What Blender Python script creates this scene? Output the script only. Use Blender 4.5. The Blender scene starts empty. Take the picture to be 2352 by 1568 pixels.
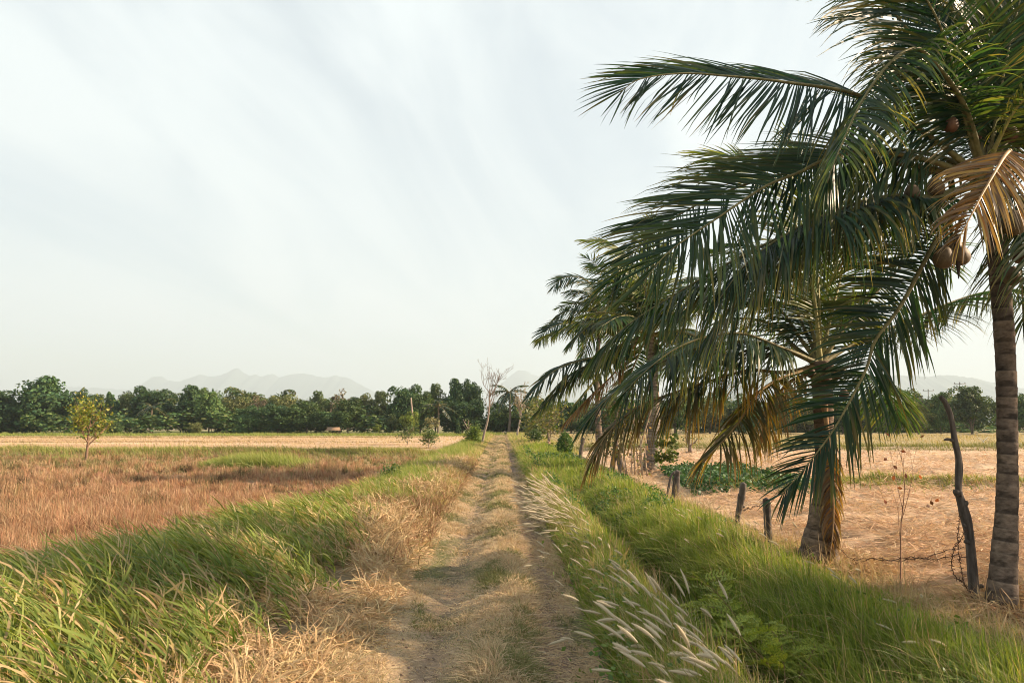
import bpy, math, random
import numpy as np
from mathutils import Vector
R = np.random.default_rng(7)
SC = bpy.context.scene
COL = SC.collection
UP = np.array([0., 0., 1.])

# ------------------------------------------------------------------ camera
CAMH, FPX = 1.9, 1568.0
PITCH = math.atan(186 / FPX)
fw = np.array([0, math.cos(PITCH), math.sin(PITCH)]); cu = np.array([0, -math.sin(PITCH), math.cos(PITCH)])

def ray(px, py):
    return np.array([1., 0, 0]) * ((px - 1176) / FPX) + cu * ((784 - py) / FPX) + fw

def pt(px, py, Y):
    """world point on the sight line of a photo position at distance Y ahead"""
    r = ray(px, py); return np.array([0, 0, CAMH]) + r * (Y / r[1])

def gnd(px, py, z=0.0):
    r = ray(px, py); return np.array([0, 0, CAMH]) + r * ((z - CAMH) / r[2])

cam = bpy.data.cameras.new('camera'); cam.lens = 24; cam.sensor_width = 36; cam.sensor_fit = 'HORIZONTAL'
cam.clip_start = 0.05; cam.clip_end = 60000
co = bpy.data.objects.new('camera', cam); COL.objects.link(co)
co.location = (0, 0, CAMH); co.rotation_euler = (math.pi / 2 + PITCH, 0, 0)
SC.camera = co

# ------------------------------------------------------------------ helpers
def norm(v):
    return v / (np.linalg.norm(v, axis=-1, keepdims=True) + 1e-9)

def hsh(ix, iy, s=0):
    n = np.sin(ix * 127.1 + iy * 311.7 + s * 74.7) * 43758.5453
    return n - np.floor(n)

def vnoise(x, y, s=0):
    ix, iy = np.floor(x), np.floor(y); fx, fy = x - ix, y - iy
    fx = fx * fx * (3 - 2 * fx); fy = fy * fy * (3 - 2 * fy)
    a, b, c, d = hsh(ix, iy, s), hsh(ix + 1, iy, s), hsh(ix, iy + 1, s), hsh(ix + 1, iy + 1, s)
    return (a * (1 - fx) + b * fx) * (1 - fy) + (c * (1 - fx) + d * fx) * fy

def fbm(x, y, s=0, o=3):
    t = 0; a = .5
    for k in range(o):
        t = t + a * vnoise(x * 2 ** k, y * 2 ** k, s + k); a *= .5
    return t / (1 - .5 ** o)

def build(name, V, F, mat, parent=None, cols=None, smooth=False, fmat=None):
    """V (n,3), F list of (m,k) int arrays -> one mesh object"""
    if not isinstance(F, (list, tuple)): F = [F]
    F = [f for f in F if len(f)]
    me = bpy.data.meshes.new(name)
    V = np.asarray(V, np.float32)
    me.vertices.add(len(V)); me.vertices.foreach_set('co', V.ravel())
    li = np.concatenate([f.ravel() for f in F]).astype(np.int32)
    tot = np.concatenate([np.full(len(f), f.shape[1], np.int32) for f in F])
    st = np.concatenate([[0], np.cumsum(tot)[:-1]]).astype(np.int32)
    me.loops.add(len(li)); me.loops.foreach_set('vertex_index', li)
    me.polygons.add(len(tot)); me.polygons.foreach_set('loop_start', st)
    if smooth: me.polygons.foreach_set('use_smooth', np.ones(len(tot), bool))
    for m in (mat if isinstance(mat, (list, tuple)) else [mat]): me.materials.append(m)
    if fmat is not None: me.polygons.foreach_set('material_index', np.asarray(fmat, np.int32))
    me.update(calc_edges=True)
    if cols is not None:
        a = me.color_attributes.new('Col', 'FLOAT_COLOR', 'POINT')
        c4 = np.ones((len(V), 4), np.float32); c4[:, :3] = cols
        a.data.foreach_set('color', c4.ravel())
    ob = bpy.data.objects.new(name, me); COL.objects.link(ob)
    if parent is not None: ob.parent = parent
    return ob

def tag(o, label=None, cat=None, group=None, kind=None):
    if label: o['label'] = label
    if cat: o['category'] = cat
    if group: o['group'] = group
    if kind: o['kind'] = kind
    return o

def thing(name, loc, label, cat, group=None):
    o = bpy.data.objects.new(name, None); COL.objects.link(o)
    o.location = tuple(float(v) for v in loc); o.empty_display_size = .2
    return tag(o, label, cat, group)

def copy_tree(o, loc, rz=0, sc=(1, 1, 1), label=None, group=None, cat=None, tilt=(0, 0)):
    r = o.copy(); COL.objects.link(r); r.location = tuple(float(v) for v in loc); r.rotation_euler = (tilt[0], tilt[1], rz); r.scale = sc
    for c in o.children:
        k = c.copy(); COL.objects.link(k); k.parent = r
        for g in c.children:
            q = g.copy(); COL.objects.link(q); q.parent = k
    tag(r, kind=None); return tag(r, label, cat, group)

def strips(C, W, col):
    """C centre lines (n,s,3), W half width vectors (n,s,3), col (n,s,3)"""
    n, s, _ = C.shape
    V = np.stack([C - W, C + W], 2).reshape(-1, 3)
    cc = np.repeat(col.reshape(n, s, 1, 3), 2, 2).reshape(-1, 3)
    b = (np.arange(n) * s * 2)[:, None] + (np.arange(s - 1) * 2)[None, :]
    b = b.ravel()
    F = np.stack([b, b + 1, b + 3, b + 2], 1)
    return V, F, cc

def join(parts):
    Vs, Fs, Cs, o = [], [], [], 0
    for V, F, C in parts:
        Vs.append(V); Fs.append(F + o); Cs.append(C); o += len(V)
    return np.concatenate(Vs), np.concatenate(Fs), np.concatenate(Cs)

def tube(P, r, n=8, col=(.2, .15, .1), cap=True):
    P = np.asarray(P, float); r = np.broadcast_to(np.asarray(r, float), (len(P),))
    T = norm(np.gradient(P, axis=0))
    ref = np.array([1., 0, 0]) if abs(T[0][0]) < .8 else np.array([0, 1., 0])
    A = []
    a = ref
    for t in T:
        a = a - t * (a @ t); a = a / (np.linalg.norm(a) + 1e-9); A.append(a)
    A = np.array(A); B = np.cross(T, A)
    th = np.linspace(0, 2 * np.pi, n, endpoint=False)
    V = P[:, None] + r[:, None, None] * (np.cos(th)[None, :, None] * A[:, None] + np.sin(th)[None, :, None] * B[:, None])
    V = V.reshape(-1, 3)
    i = np.arange(len(P) - 1)[:, None] * n; j = np.arange(n)[None]; k = (j + 1) % n
    F = np.stack([i + j, i + k, i + n + k, i + n + j], -1).reshape(-1, 4)
    if cap:
        V = np.concatenate([V, P[-1:], P[:1]])
        e = len(P) * n; l = (len(P) - 1) * n
        jj = np.arange(n); kk = (jj + 1) % n
        F = np.concatenate([F, np.stack([l + jj, l + kk, np.full(n, e), np.full(n, e)], 1),
                            np.stack([kk, jj, np.full(n, e + 1), np.full(n, e + 1)], 1)])
    return V, F, np.broadcast_to(np.asarray(col, float), (len(V), 3)).copy()

def split_deg(F):
    """quads whose last two indices match become triangles"""
    d = F[:, 2] == F[:, 3]
    return [F[~d], F[d][:, :3]]

def spline(P, n):
    P = np.asarray(P, float)
    Q = np.concatenate([[2 * P[0] - P[1]], P, [2 * P[-1] - P[-2]]])
    out = []
    m = len(P) - 1
    for u in np.linspace(0, m - 1e-6, n):
        i = int(u); t = u - i
        a, b, c, d = Q[i], Q[i + 1], Q[i + 2], Q[i + 3]
        out.append(.5 * (2 * b + (c - a) * t + (2 * a - 5 * b + 4 * c - d) * t * t + (3 * b - a - 3 * c + d) * t ** 3))
    out = np.array(out)
    L = np.concatenate([[0], np.cumsum(np.linalg.norm(np.diff(out, axis=0), axis=1))])
    s = np.linspace(0, L[-1], n)
    return np.stack([np.interp(s, L, out[:, k]) for k in range(3)], 1), L[-1]

# ------------------------------------------------------------------ materials
def nd(nt, t, **kw):
    n = nt.nodes.new(t)
    for k, v in kw.items(): setattr(n, k, v)
    return n

def newmat(name):
    m = bpy.data.materials.new(name); m.use_nodes = True
    nt = m.node_tree; nt.nodes.clear()
    return m, nt, nd(nt, 'ShaderNodeOutputMaterial')

def leafmat(name, trans=.35, rough=.5, spec=.35, tint=(1.25, 1.2, .55), vary=.0):
    m, nt, out = newmat(name); L = nt.links.new
    at = nd(nt, 'ShaderNodeAttribute', attribute_name='Col')
    c = at.outputs['Color']
    if vary:
        oi = nd(nt, 'ShaderNodeObjectInfo')
        mr = nd(nt, 'ShaderNodeMapRange'); mr.inputs[3].default_value = 1 - vary; mr.inputs[4].default_value = 1 + vary
        L(oi.outputs['Random'], mr.inputs[0])
        vm = nd(nt, 'ShaderNodeVectorMath', operation='SCALE'); L(c, vm.inputs[0]); L(mr.outputs[0], vm.inputs['Scale']); c = vm.outputs[0]
    p = nd(nt, 'ShaderNodeBsdfPrincipled'); L(c, p.inputs['Base Color'])
    p.inputs['Roughness'].default_value = rough; p.inputs['Specular IOR Level'].default_value = spec
    t = nd(nt, 'ShaderNodeBsdfTranslucent')
    mx = nd(nt, 'ShaderNodeMix', data_type='RGBA', blend_type='MULTIPLY'); mx.inputs[0].default_value = 1
    L(c, mx.inputs[6]); mx.inputs[7].default_value = (*tint, 1); L(mx.outputs[2], t.inputs[0])
    ms = nd(nt, 'ShaderNodeMixShader'); ms.inputs[0].default_value = trans
    L(p.outputs[0], ms.inputs[1]); L(t.outputs[0], ms.inputs[2]); L(ms.outputs[0], out.inputs[0])
    return m

def roughmat(name, c1=None, c2=None, scale=8, stretch=(1, 1, 1), bump=.4, rough=.9, attr=False, detail=6, dist=.02):
    """noise mixed base colour, optionally multiplied onto the mesh's own colour, with bump"""
    m, nt, out = newmat(name); L = nt.links.new
    tc = nd(nt, 'ShaderNodeTexCoord'); mp = nd(nt, 'ShaderNodeMapping'); mp.inputs['Scale'].default_value = stretch
    L(tc.outputs['Object'], mp.inputs[0])
    n = nd(nt, 'ShaderNodeTexNoise'); n.inputs['Scale'].default_value = scale; n.inputs['Detail'].default_value = detail; n.inputs['Roughness'].default_value = .65
    L(mp.outputs[0], n.inputs[0])
    cr = nd(nt, 'ShaderNodeMapRange'); cr.inputs[1].default_value = .32; cr.inputs[2].default_value = .68
    L(n.outputs[0], cr.inputs[0])
    mx = nd(nt, 'ShaderNodeMix', data_type='RGBA')
    L(cr.outputs[0], mx.inputs[0])
    if attr:
        at = nd(nt, 'ShaderNodeAttribute', attribute_name='Col')
        mx.inputs[6].default_value = (.62, .6, .58, 1); mx.inputs[7].default_value = (1.35, 1.35, 1.35, 1)
        m2 = nd(nt, 'ShaderNodeMix', data_type='RGBA', blend_type='MULTIPLY'); m2.inputs[0].default_value = 1
        L(at.outputs[0], m2.inputs[6]); L(mx.outputs[2], m2.inputs[7]); col = m2.outputs[2]
    else:
        mx.inputs[6].default_value = (*c1, 1); mx.inputs[7].default_value = (*c2, 1); col = mx.outputs[2]
    p = nd(nt, 'ShaderNodeBsdfPrincipled'); L(col, p.inputs['Base Color']); p.inputs['Roughness'].default_value = rough
    p.inputs['Specular IOR Level'].default_value = .2
    b = nd(nt, 'ShaderNodeBump'); b.inputs['Strength'].default_value = bump; b.inputs['Distance'].default_value = dist
    L(n.outputs[0], b.inputs['Height']); L(b.outputs[0], p.inputs['Normal'])
    L(p.outputs[0], out.inputs[0])
    return m

M_GRASS = leafmat('grass_blade', .38, .55, .3)
M_DRY = leafmat('dry_blade', .25, .75, .15, (1.1, 1., .8))
M_PALM = leafmat('palm_leaflet', .42, .40, .35, (1.5, 1.6, .5))
M_LEAF = leafmat('tree_leaf', .25, .6, .2, (1.2, 1.2, .5), .22)
M_NEARLEAF = leafmat('shrub_leaf', .38, .5, .35)
M_PLUME = leafmat('seed_plume', .45, .8, .1, (1, .98, .9))
M_RACHIS = roughmat('palm_rachis', attr=True, scale=14, stretch=(1, 1, 1), bump=.2, rough=.55)
M_BARK = roughmat('grey_bark', attr=True, scale=9, stretch=(3, 3, .7), bump=.8, dist=.03)
M_PALMBARK = roughmat('palm_bark', attr=True, scale=16, stretch=(1, 1, 1.6), bump=.7, dist=.02)
M_FARBARK = roughmat('far_bark', (.13, .10, .075), (.24, .19, .14), 3, bump=.2)
M_GROUND = roughmat('soil_and_litter', attr=True, scale=22, bump=.9, dist=.03, detail=10)
M_STRAWSOIL = roughmat('straw_litter', attr=True, scale=10, stretch=(1, 2.6, 1), bump=1., dist=.05, detail=10)
M_THATCH = roughmat('thatch', (.16, .10, .06), (.34, .23, .15), 20, (1, 1, 6), .8)
M_HUTWALL = roughmat('hut_timber', (.05, .035, .025), (.12, .085, .06), 12, (1, 1, .3), .4)
M_HILL = roughmat('hill_forest', (.05, .08, .075), (.08, .11, .10), .004, bump=.0)
M_COCO = roughmat('coconut_husk', attr=True, scale=12, bump=.3, rough=.6)
M_WIRE = roughmat('rusty_wire', (.035, .022, .018), (.10, .05, .03), 60, bump=.1, rough=.7)
M_STEEL = roughmat('pole_concrete', (.22, .22, .21), (.32, .31, .3), 5, bump=.1)

def mixc(a, b, t):
    a = np.asarray(a, float); b = np.asarray(b, float); t = np.asarray(t)[..., None]
    return a * (1 - t) + b * t

# ------------------------------------------------------------------ terrain
TU = [-300, -6, -4.6, -3.6, -2.6, -1.6, -1.05, -.75, -.45, -.15, .1, .32, .6, .85, 1.05, 1.4, 1.75, 2.1, 2.5, 3.1, 4.2, 5.2, 300]
TZ = [-.10, -.10, -.08, .02, .10, .09, .03, -.015, -.085, -.005, .075, .045, -.09, -.05, .03, .10, .02, -.42, -.12, .13, .05, 0, 0]

def xc(y): return -.15 - .0145 * y

def hz(x, y):
    x = np.asarray(x, float); y = np.asarray(y, float)
    u = x - xc(y)
    z = np.interp(u, TU, TZ)
    f = np.clip((y - 16) / 14, 0, 1)
    zd = np.interp(u, [1.05, 1.4, 2.1, 3.1], [.03, .08, .10, .13])
    z = np.where((u > 1.05) & (u < 3.1), z * (1 - f) + zd * f, z)
    z = z + .05 * (fbm(x * 1.3, y * 1.3, 3) - .5) + .03 * (fbm(x * 5, y * 5, 9) - .5)
    rf = np.clip((u - 4.4) / 1.5, 0, 1)
    row = (y + .12 * x + 1.1 * fbm(x * .35, y * .5, 21)) / 1.25
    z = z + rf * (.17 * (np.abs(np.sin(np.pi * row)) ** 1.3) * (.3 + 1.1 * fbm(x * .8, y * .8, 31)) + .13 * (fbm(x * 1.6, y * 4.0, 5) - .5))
    # low bunds between the paddies
    z = z + np.clip((u - 4.6), 0, 1) * .22 * np.exp(-((y - (18.2 + .05 * x)) / .55) ** 2)
    z = z + np.clip((u - 4.6), 0, 1) * .25 * np.exp(-((y - 45) / 1.2) ** 2)
    z = z + np.clip((-u - 4), 0, 1) * .30 * np.exp(-((y - (41 - .06 * (x + 10))) / 1.3) ** 2)
    return z

YS = np.concatenate([np.arange(1.5, 12, .08), np.geomspace(12, 175, 260)])
def strip_ground(name, us, colf, mat):
    U, Y = np.meshgrid(us, YS); X = U + xc(Y)
    Z = hz(X, Y)
    V = np.stack([X, Y, Z], -1).reshape(-1, 3)
    nr, nc = X.shape
    i = (np.arange(nr - 1)[:, None] * nc + np.arange(nc - 1)[None]).ravel()
    F = np.stack([i, i + 1, i + nc + 1, i + nc], 1)
    o = build(name, V, F, mat, cols=colf(X.ravel(), Y.ravel(), U.ravel()), smooth=True)
    tag(o, kind='structure'); return o

def c_track(x, y, u):
    n = fbm(x * 2.2, y * 1.2, 4); n2 = fbm(x * 7, y * 6, 8)
    soil = mixc((.12, .08, .06), (.25, .17, .125), n2)
    dry = mixc((.27, .19, .11), (.42, .32, .20), n2)
    g = mixc(dry, (.085, .095, .04), np.clip((n - .46) * 5, 0, .85))
    rut = np.exp(-((u - .62) / .2) ** 2) + .5 * np.exp(-((u + .45) / .17) ** 2)
    return mixc(g, soil, np.clip(rut * 1.1 + (n2 - .5) * .8, 0, 1))

def c_verge(x, y, u):
    n = fbm(x * 3, y * 3, 14)
    return mixc((.06, .06, .03), (.13, .10, .055), n)

def c_lverge(x, y, u):
    n = fbm(x * 3, y * 3, 15)
    return mixc((.11, .085, .045), (.26, .19, .11), n)

def c_lfield(x, y, u):
    n = fbm(x * .35, y * .5, 16); n2 = fbm(x * 2.3, y * 4, 17)
    near = mixc((.20, .105, .06), (.34, .20, .12), n2)
    mid = mixc((.20, .17, .07), (.34, .25, .13), n)
    far = mixc((.33, .20, .11), (.56, .42, .29), np.clip(.5 + 1.6 * (fbm(x * .08, y * .35, 23) - .5) + .6 * (n2 - .5), 0, 1))
    c = mixc(near, mid, np.clip((y - 27 - 6 * (n - .5)) / 8, 0, 1))
    c = mixc(c, far, np.clip((y - 43) / 5, 0, 1))
    gr = np.clip((y - 100) / 12, 0, 1) * .8
    return mixc(c, (.12, .15, .04), gr)

def c_rfield(x, y, u):
    n = fbm(x * .5, y * .9, 18); n2 = fbm(x * 3.1, y * 7, 19)
    c = mixc((.44, .30, .19), (.70, .53, .37), n2)
    row = np.abs(np.sin(np.pi * (y + .12 * x + 1.1 * fbm(x * .35, y * .5, 21)) / 1.25)); c = mixc(c, (.16, .10, .06), np.clip(np.clip((n - .55) * 2, 0, .4) + 2.3 * np.clip(.62 - row, 0, .6) * (.3 + fbm(x * .9, y * 2.2, 33)), 0, .85))  # stubble between rows, darkened in the colour for row shade the sun doesn't cast
    tan = mixc((.26, .21, .10), (.36, .28, .15), n2)
    return mixc(c, tan, np.clip((y - 44) / 3, 0, 1))

strip_ground('track', np.linspace(-1.1, .95, 48), c_track, M_GROUND)
strip_ground('verge', np.concatenate([np.linspace(.95, 2.6, 34), np.linspace(2.7, 4.6, 22)]), c_verge, M_GROUND)
strip_ground('verge', np.linspace(-4.4, -1.1, 46), c_lverge, M_GROUND)
strip_ground('dry_field', -np.concatenate([np.linspace(4.4, 30, 150), np.geomspace(30.5, 190, 70)])[::-1], c_lfield, M_STRAWSOIL)
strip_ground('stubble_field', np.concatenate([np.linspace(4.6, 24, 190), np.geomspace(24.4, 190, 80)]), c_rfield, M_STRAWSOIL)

# one sheet out to the horizon, under and beyond the fields
gx = np.concatenate([-np.geomspace(60, 16000, 24)[::-1], [0], np.geomspace(60, 16000, 24)])
gy = np.concatenate([[-16000, -4000, -600, -100, -20], [1.5], np.geomspace(20, 16000, 30)])
GX, GY = np.meshgrid(gx, gy)
GV = np.stack([GX, GY, np.where((GY > 10), -.62, -.62)], -1).reshape(-1, 3)
i = (np.arange(len(gy) - 1)[:, None] * len(gx) + np.arange(len(gx) - 1)[None]).ravel()
tag(build('ground', GV, np.stack([i, i + 1, i + len(gx) + 1, i + len(gx)], 1),
          roughmat('distant_land', (.10, .10, .05), (.26, .20, .11), .05, bump=0)), kind='structure')

# ------------------------------------------------------------------ grass
def importance_y(n, y0, y1, p):
    q = R.random(n)
    if abs(p - 1) < 1e-3: return y0 * (y1 / y0) ** q
    a = 1 - p
    return (y0 ** a + q * (y1 ** a - y0 ** a)) ** (1 / a)

def blade_geo(x, y, H, W, az, bend, cb, ct, ns=4, z=None, lat=None):
    """leaning tapering blades"""
    n = len(x)
    z = hz(x, y) - .01 if z is None else z
    t = np.linspace(0, 1, ns + 1)[None, :, None]
    ln = np.stack([np.cos(az), np.sin(az), np.zeros(n)], 1)[:, None]
    b = bend[:, None, None]; h = H[:, None, None]
    C = np.stack([x, y, z], 1)[:, None] + ln * h * (b * (.35 * t + .75 * t * t)) + UP * h * (t - .42 * np.minimum(b, 1.6) * t * t)
    a2 = R.random(n) * np.pi if lat is None else lat
    wv = np.stack([np.cos(a2), np.sin(a2), .25 * np.ones(n)], 1)[:, None]
    prof = (np.clip(1.15 - t, 0, 1) ** .6) * np.clip(.55 + 2 * t, 0, 1) * (1 - t ** 4) + .03
    Wv = wv * W[:, None, None] * .5 * prof
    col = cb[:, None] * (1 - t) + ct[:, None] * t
    return strips(C, Wv, col)

def palette(n, cols, w=None, jit=.25):
    cols = np.asarray(cols, float)
    k = R.choice(len(cols), n, p=w)
    return cols[k] * (1 + jit * (R.random((n, 1)) * 2 - 1)) * (1 + .08 * (R.random((n, 3)) * 2 - 1))

WIND = math.pi          # the wind blows towards -x

def reed_geo(x, y, H, cols, tips, w=None, leafw=.016, nl=6, lean=.7):
    """stalk with alternate long leaves, bent down wind"""
    n = len(x)
    az = WIND + R.normal(0, .6, n); bend = np.abs(R.normal(lean, .3, n))
    dryst = (R.random(n) < .16)[:, None]; cb = np.where(dryst, palette(n, STRAW), palette(n, cols, w)); ct = np.where(dryst, palette(n, STRAW), palette(n, tips))
    sc = np.maximum(1, y / 9) ** .6
    parts = [blade_geo(x, y, H, .008 * sc, az, bend, cb * 1.15, cb * 1.1, 4)]
    z0 = hz(x, y)
    for k in range(nl):
        tk = (.18 + .8 * (k + R.random(n) * .8) / nl)
        ln = np.stack([np.cos(az), np.sin(az), np.zeros(n)], 1)
        B = np.stack([x, y, z0], 1) + ln * (H * bend * (.35 * tk + .75 * tk ** 2))[:, None] + UP * (H * (tk - .42 * bend * tk ** 2))[:, None]
        a2 = az + R.normal(0, .75, n)
        Ll = H * R.uniform(.40, .78, n) * (1.1 - .35 * tk)
        d = norm(np.stack([np.cos(a2), np.sin(a2), R.uniform(.45, 1.7, n)], 1))
        t = np.linspace(0, 1, 5)[None, :, None]
        C = B[:, None] + d[:, None] * Ll[:, None, None] * t + np.array([-.26, 0, -.20]) * Ll[:, None, None] * t ** 2 * R.uniform(.3, 1.5, n)[:, None, None]
        wv = norm(np.cross(d, norm(np.array([0, 0, 1.]) + R.normal(0, .5, (n, 3)))))[:, None]
        prof = np.sin(np.pi * np.clip(.12 + .88 * t, 0, 1)) ** .7 * (1 - .3 * t)
        Wv = wv * (leafw * sc * R.uniform(.7, 1.25, n))[:, None, None] * .5 * prof
        dry = (R.random(n) < (.28 - .25 * tk))[:, None]
        cc = np.where(dry | dryst, palette(n, [(.46, .34, .18)]), palette(n, cols, w) * .4 + cb * .6)
        col = cc[:, None] * (1 - t) + np.where(dry, cc, ct)[:, None] * t
        parts.append(strips(C, Wv, col))
    return join(parts)

def stuff(name, label, cat, geo, mat):
    V, F, C = geo
    return tag(build(name, V, F, mat, cols=C), label, cat, kind='stuff')

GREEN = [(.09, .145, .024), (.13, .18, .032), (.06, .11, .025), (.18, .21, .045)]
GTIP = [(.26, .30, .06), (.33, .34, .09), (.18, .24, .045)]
STRAW = [(.52, .38, .21), (.60, .46, .28), (.40, .28, .15), (.46, .30, .17)]
BROWN = [(.33, .175, .095), (.42, .25, .14), (.23, .12, .07), (.48, .33, .20)]

def leafcloud(P, Nrm, size, col, aspect=1.7, jitter=.6):
    """one folded leaf of two quads at each point"""
    n = len(P)
    N = norm(Nrm + R.normal(0, jitter, (n, 3)))
    A = norm(np.cross(N, norm(R.normal(0, 1, (n, 3)))))
    Bv = np.cross(N, A)
    L = (size * aspect)[:, None, None]; W = size[:, None, None]
    t = np.array([-.5, 0, .5])[None, :, None]
    C = P[:, None] + A[:, None] * L * t * .9 - N[:, None] * L * .25 * t ** 2
    prof = np.array([.12, .5, .05])[None, :, None]
    return strips(C, Bv[:, None] * W * prof, np.repeat(col[:, None], 3, 1))

# left bank: tall reeds
def lwidth(y): return np.interp(y, [4, 8, 16, 26, 60], [2.9, 2.5, 1.9, 1.5, 1.2])
n = 24000
y = importance_y(n, 3.6, 26, 1.35); f = R.random(n)
u = -1.55 - f * lwidth(y) * 1.05
keep = R.random(n) < np.clip((f - .02) * 2.2, .05, 1) * np.clip(.5 + 2.6 * (fbm(u * 1.3 + 30, y * 1.1, 40) - .42) + np.clip((9 - y) * .1, -.55, .4), .03, 1)
u, y, f = u[keep], y[keep], f[keep]
Hh = R.uniform(.32, .84, len(y)) * (.55 + .75 * fbm(u * 1.7, y * 1.5, 43)) * np.interp(f, [0, .35, 1], [.6, .95, .95]) * np.interp(y, [4, 10, 16, 30], [1.0, .86, .55, .4])
stuff('reed_grass', 'tall green reed grass bent by the wind on the left bank of the track', 'grass',
      reed_geo(u + xc(y), y, Hh, GREEN, GTIP, [.3, .35, .15, .2], .0155, 9, .5), M_GRASS)
# its matted dead straw beside the track
def tangle(x, y, z, L, W, d, cb, ct, curl=.8):
    n = len(x); t = np.linspace(0, 1, 6); P = np.stack([x, y, z], 1); C = [P]
    for j in range(5):
        d = norm(d + R.normal(0, curl / 3, (n, 3)) + np.array([0, 0, -.13])); P = P + d * (L / 5)[:, None]; C.append(P)
    C = np.stack(C, 1); C[:, :, 2] = np.maximum(C[:, :, 2], hz(C[:, :, 0], C[:, :, 1]) + .004)
    wv = norm(np.cross(d, norm(R.normal(0, 1, (n, 3)))))[:, None] * (W * .5)[:, None, None] * np.array([.7, 1, 1, .9, .7, .2])[None, :, None]
    f = t[None, :, None]
    return strips(C, wv, cb[:, None] * (1 - f) + ct[:, None] * f)
n = 70000
y = importance_y(n, 3.4, 34, 1.3); u = -1.0 - np.abs(R.normal(.25, 1, n)) * .95 * np.interp(y, [4, 12, 30], [1.3, 1.05, .8]) + R.normal(0, .08, n) * 1.3
dens = fbm(u * 1.1, y * .8, 42); keep = (dens > .33 + .07 * np.clip(-u - 2.6, 0, 2)) & (u > -4) & (u < -.8)
u, y, dens = u[keep], y[keep], dens[keep]; m = len(y); sc = np.maximum(1, y / 7) ** .7
x = u + xc(y); mound = np.clip((-u - 1.05) * .4, 0, .26) * np.clip((dens - .25) * 2.6, .15, 1.2)
z = hz(x, y) + mound * R.random(m) ** .6
d = norm(np.stack([R.normal(-.35, 1, m), R.normal(0, .9, m), R.normal(.15, .5, m)], 1))
stuff('dead_straw', 'matted pale dead straw between the green reeds and the track', 'dry grass',
      tangle(x, y, z, R.uniform(.12, .42, m) * np.interp(-u, [.8, 1.4], [.4, 1]), R.uniform(.005, .012, m) * sc, d, palette(m, STRAW, [.4, .3, .15, .15]) * .9, palette(m, STRAW, [.4, .35, .15, .1])), M_DRY)
# red-brown dead weeds among them and grasses further along the left bank
n = 24000
y = np.concatenate([R.normal(13.8, 2.4, n // 2), R.normal(23, 5, n - n // 2)]); u = np.concatenate([R.normal(-2.1, .55, n // 2), R.normal(-1.9, .6, n - n // 2)])
k = (y > 9) & (u < -.95); u, y = u[k], y[k]; m = len(y)
stuff('dead_weeds', 'low red brown dead weeds on the left edge of the track', 'weeds',
      blade_geo(u + xc(y), y, R.uniform(.15, .55, m) * (.4 + .9 * fbm(u * 2, y * .9, 45)), R.uniform(.008, .018, m), R.random(m) * 6.28, R.uniform(.2, 1.4, m), palette(m, BROWN[:3] + [(.10, .11, .035)]) * .7, palette(m, BROWN[:3] + [(.13, .17, .04)]) * .9, 3), M_DRY)
n = 34000
y = importance_y(n, 15, 100, 1.1); u = -1.05 - R.random(n) ** 1.2 * np.interp(y, [17, 30, 60, 100], [2.6, 2.4, 2.0, 1.6])
sc = (y / 12) ** .7
dry = np.clip(.55 - (-u - 1.05) * .5, .05, .6) > R.random(n)
cb = np.where(dry[:, None], palette(n, STRAW), palette(n, GREEN) * 1.15); ct = np.where(dry[:, None], palette(n, STRAW), palette(n, GTIP))
stuff('bank_grass', 'yellow green grass mounded along the left edge of the distant track', 'grass',
      blade_geo(u + xc(y), y, R.uniform(.2, .55, n) * np.interp(-u, [1, 2], [.5, 1.1]) * (.6 + .8 * fbm(u * 1.2, y * .35, 44)), .010 * sc, WIND + R.normal(0, .8, n), np.abs(R.normal(.5, .3, n)), cb, ct, 3), M_GRASS)

n = 16000
y = importance_y(n, 40, 118, 1.0); u = .98 + R.random(n) * 3.9; sc = (y / 12) ** .7
dry = R.random(n) < .35
stuff('bank_grass', 'low olive grass on the right verge near the far end of the track', 'grass',
      blade_geo(u + xc(y), y, R.uniform(.15, .5, n) * (.5 + .9 * fbm(u, y * .3, 46)), .011 * sc, WIND + R.normal(0, .8, n), np.abs(R.normal(.5, .3, n)), np.where(dry[:, None], palette(n, STRAW), palette(n, GREEN)), np.where(dry[:, None], palette(n, STRAW), palette(n, GTIP)), 3), M_GRASS)
# short grass of the track
n = 190000
y = importance_y(n, 3.4, 118, 1.35); u = R.uniform(-1.15, .98, n)
rut = np.exp(-((u - .63) / .2) ** 2) * 1.15 + .72 * np.exp(-((u + .45) / .16) ** 2)
dn = fbm(u * 2.6, y * 1.3, 46)
keep = R.random(n) < np.clip(1.25 - rut + (dn - .5) * 1.4, .10, 1)
u, y, dn, rut = u[keep], y[keep], dn[keep], rut[keep]; m = len(y); sc = np.maximum(1, y / 6) ** .75
gr = (fbm(u * 2.2, y * 1.2, 4) + R.normal(0, .08, m)) > .56
cb = np.where(gr[:, None], palette(m, [(.10, .12, .04), (.14, .15, .05)]), palette(m, [(.42, .32, .18), (.33, .25, .13)]))
ct = np.where(gr[:, None], palette(m, [(.20, .21, .08), (.28, .25, .11)]), palette(m, [(.66, .53, .35), (.56, .43, .26), (.60, .43, .27)]))
hump = .5 + .9 * (fbm(u * 1.9, y * 1.1, 49) > .60) + 1.5 * np.exp(-((u - .15) / .25) ** 2) * fbm(u, y * .8, 48) + .6 * (dn > .62)
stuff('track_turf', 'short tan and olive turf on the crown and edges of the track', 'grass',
      blade_geo(u + xc(y), y, R.uniform(.025, .075, m) * hump * sc ** .3, R.uniform(.004, .008, m) * sc, R.random(m) * 6.28, R.uniform(.2, 1.6, m), cb, ct, 3), M_DRY)
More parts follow.
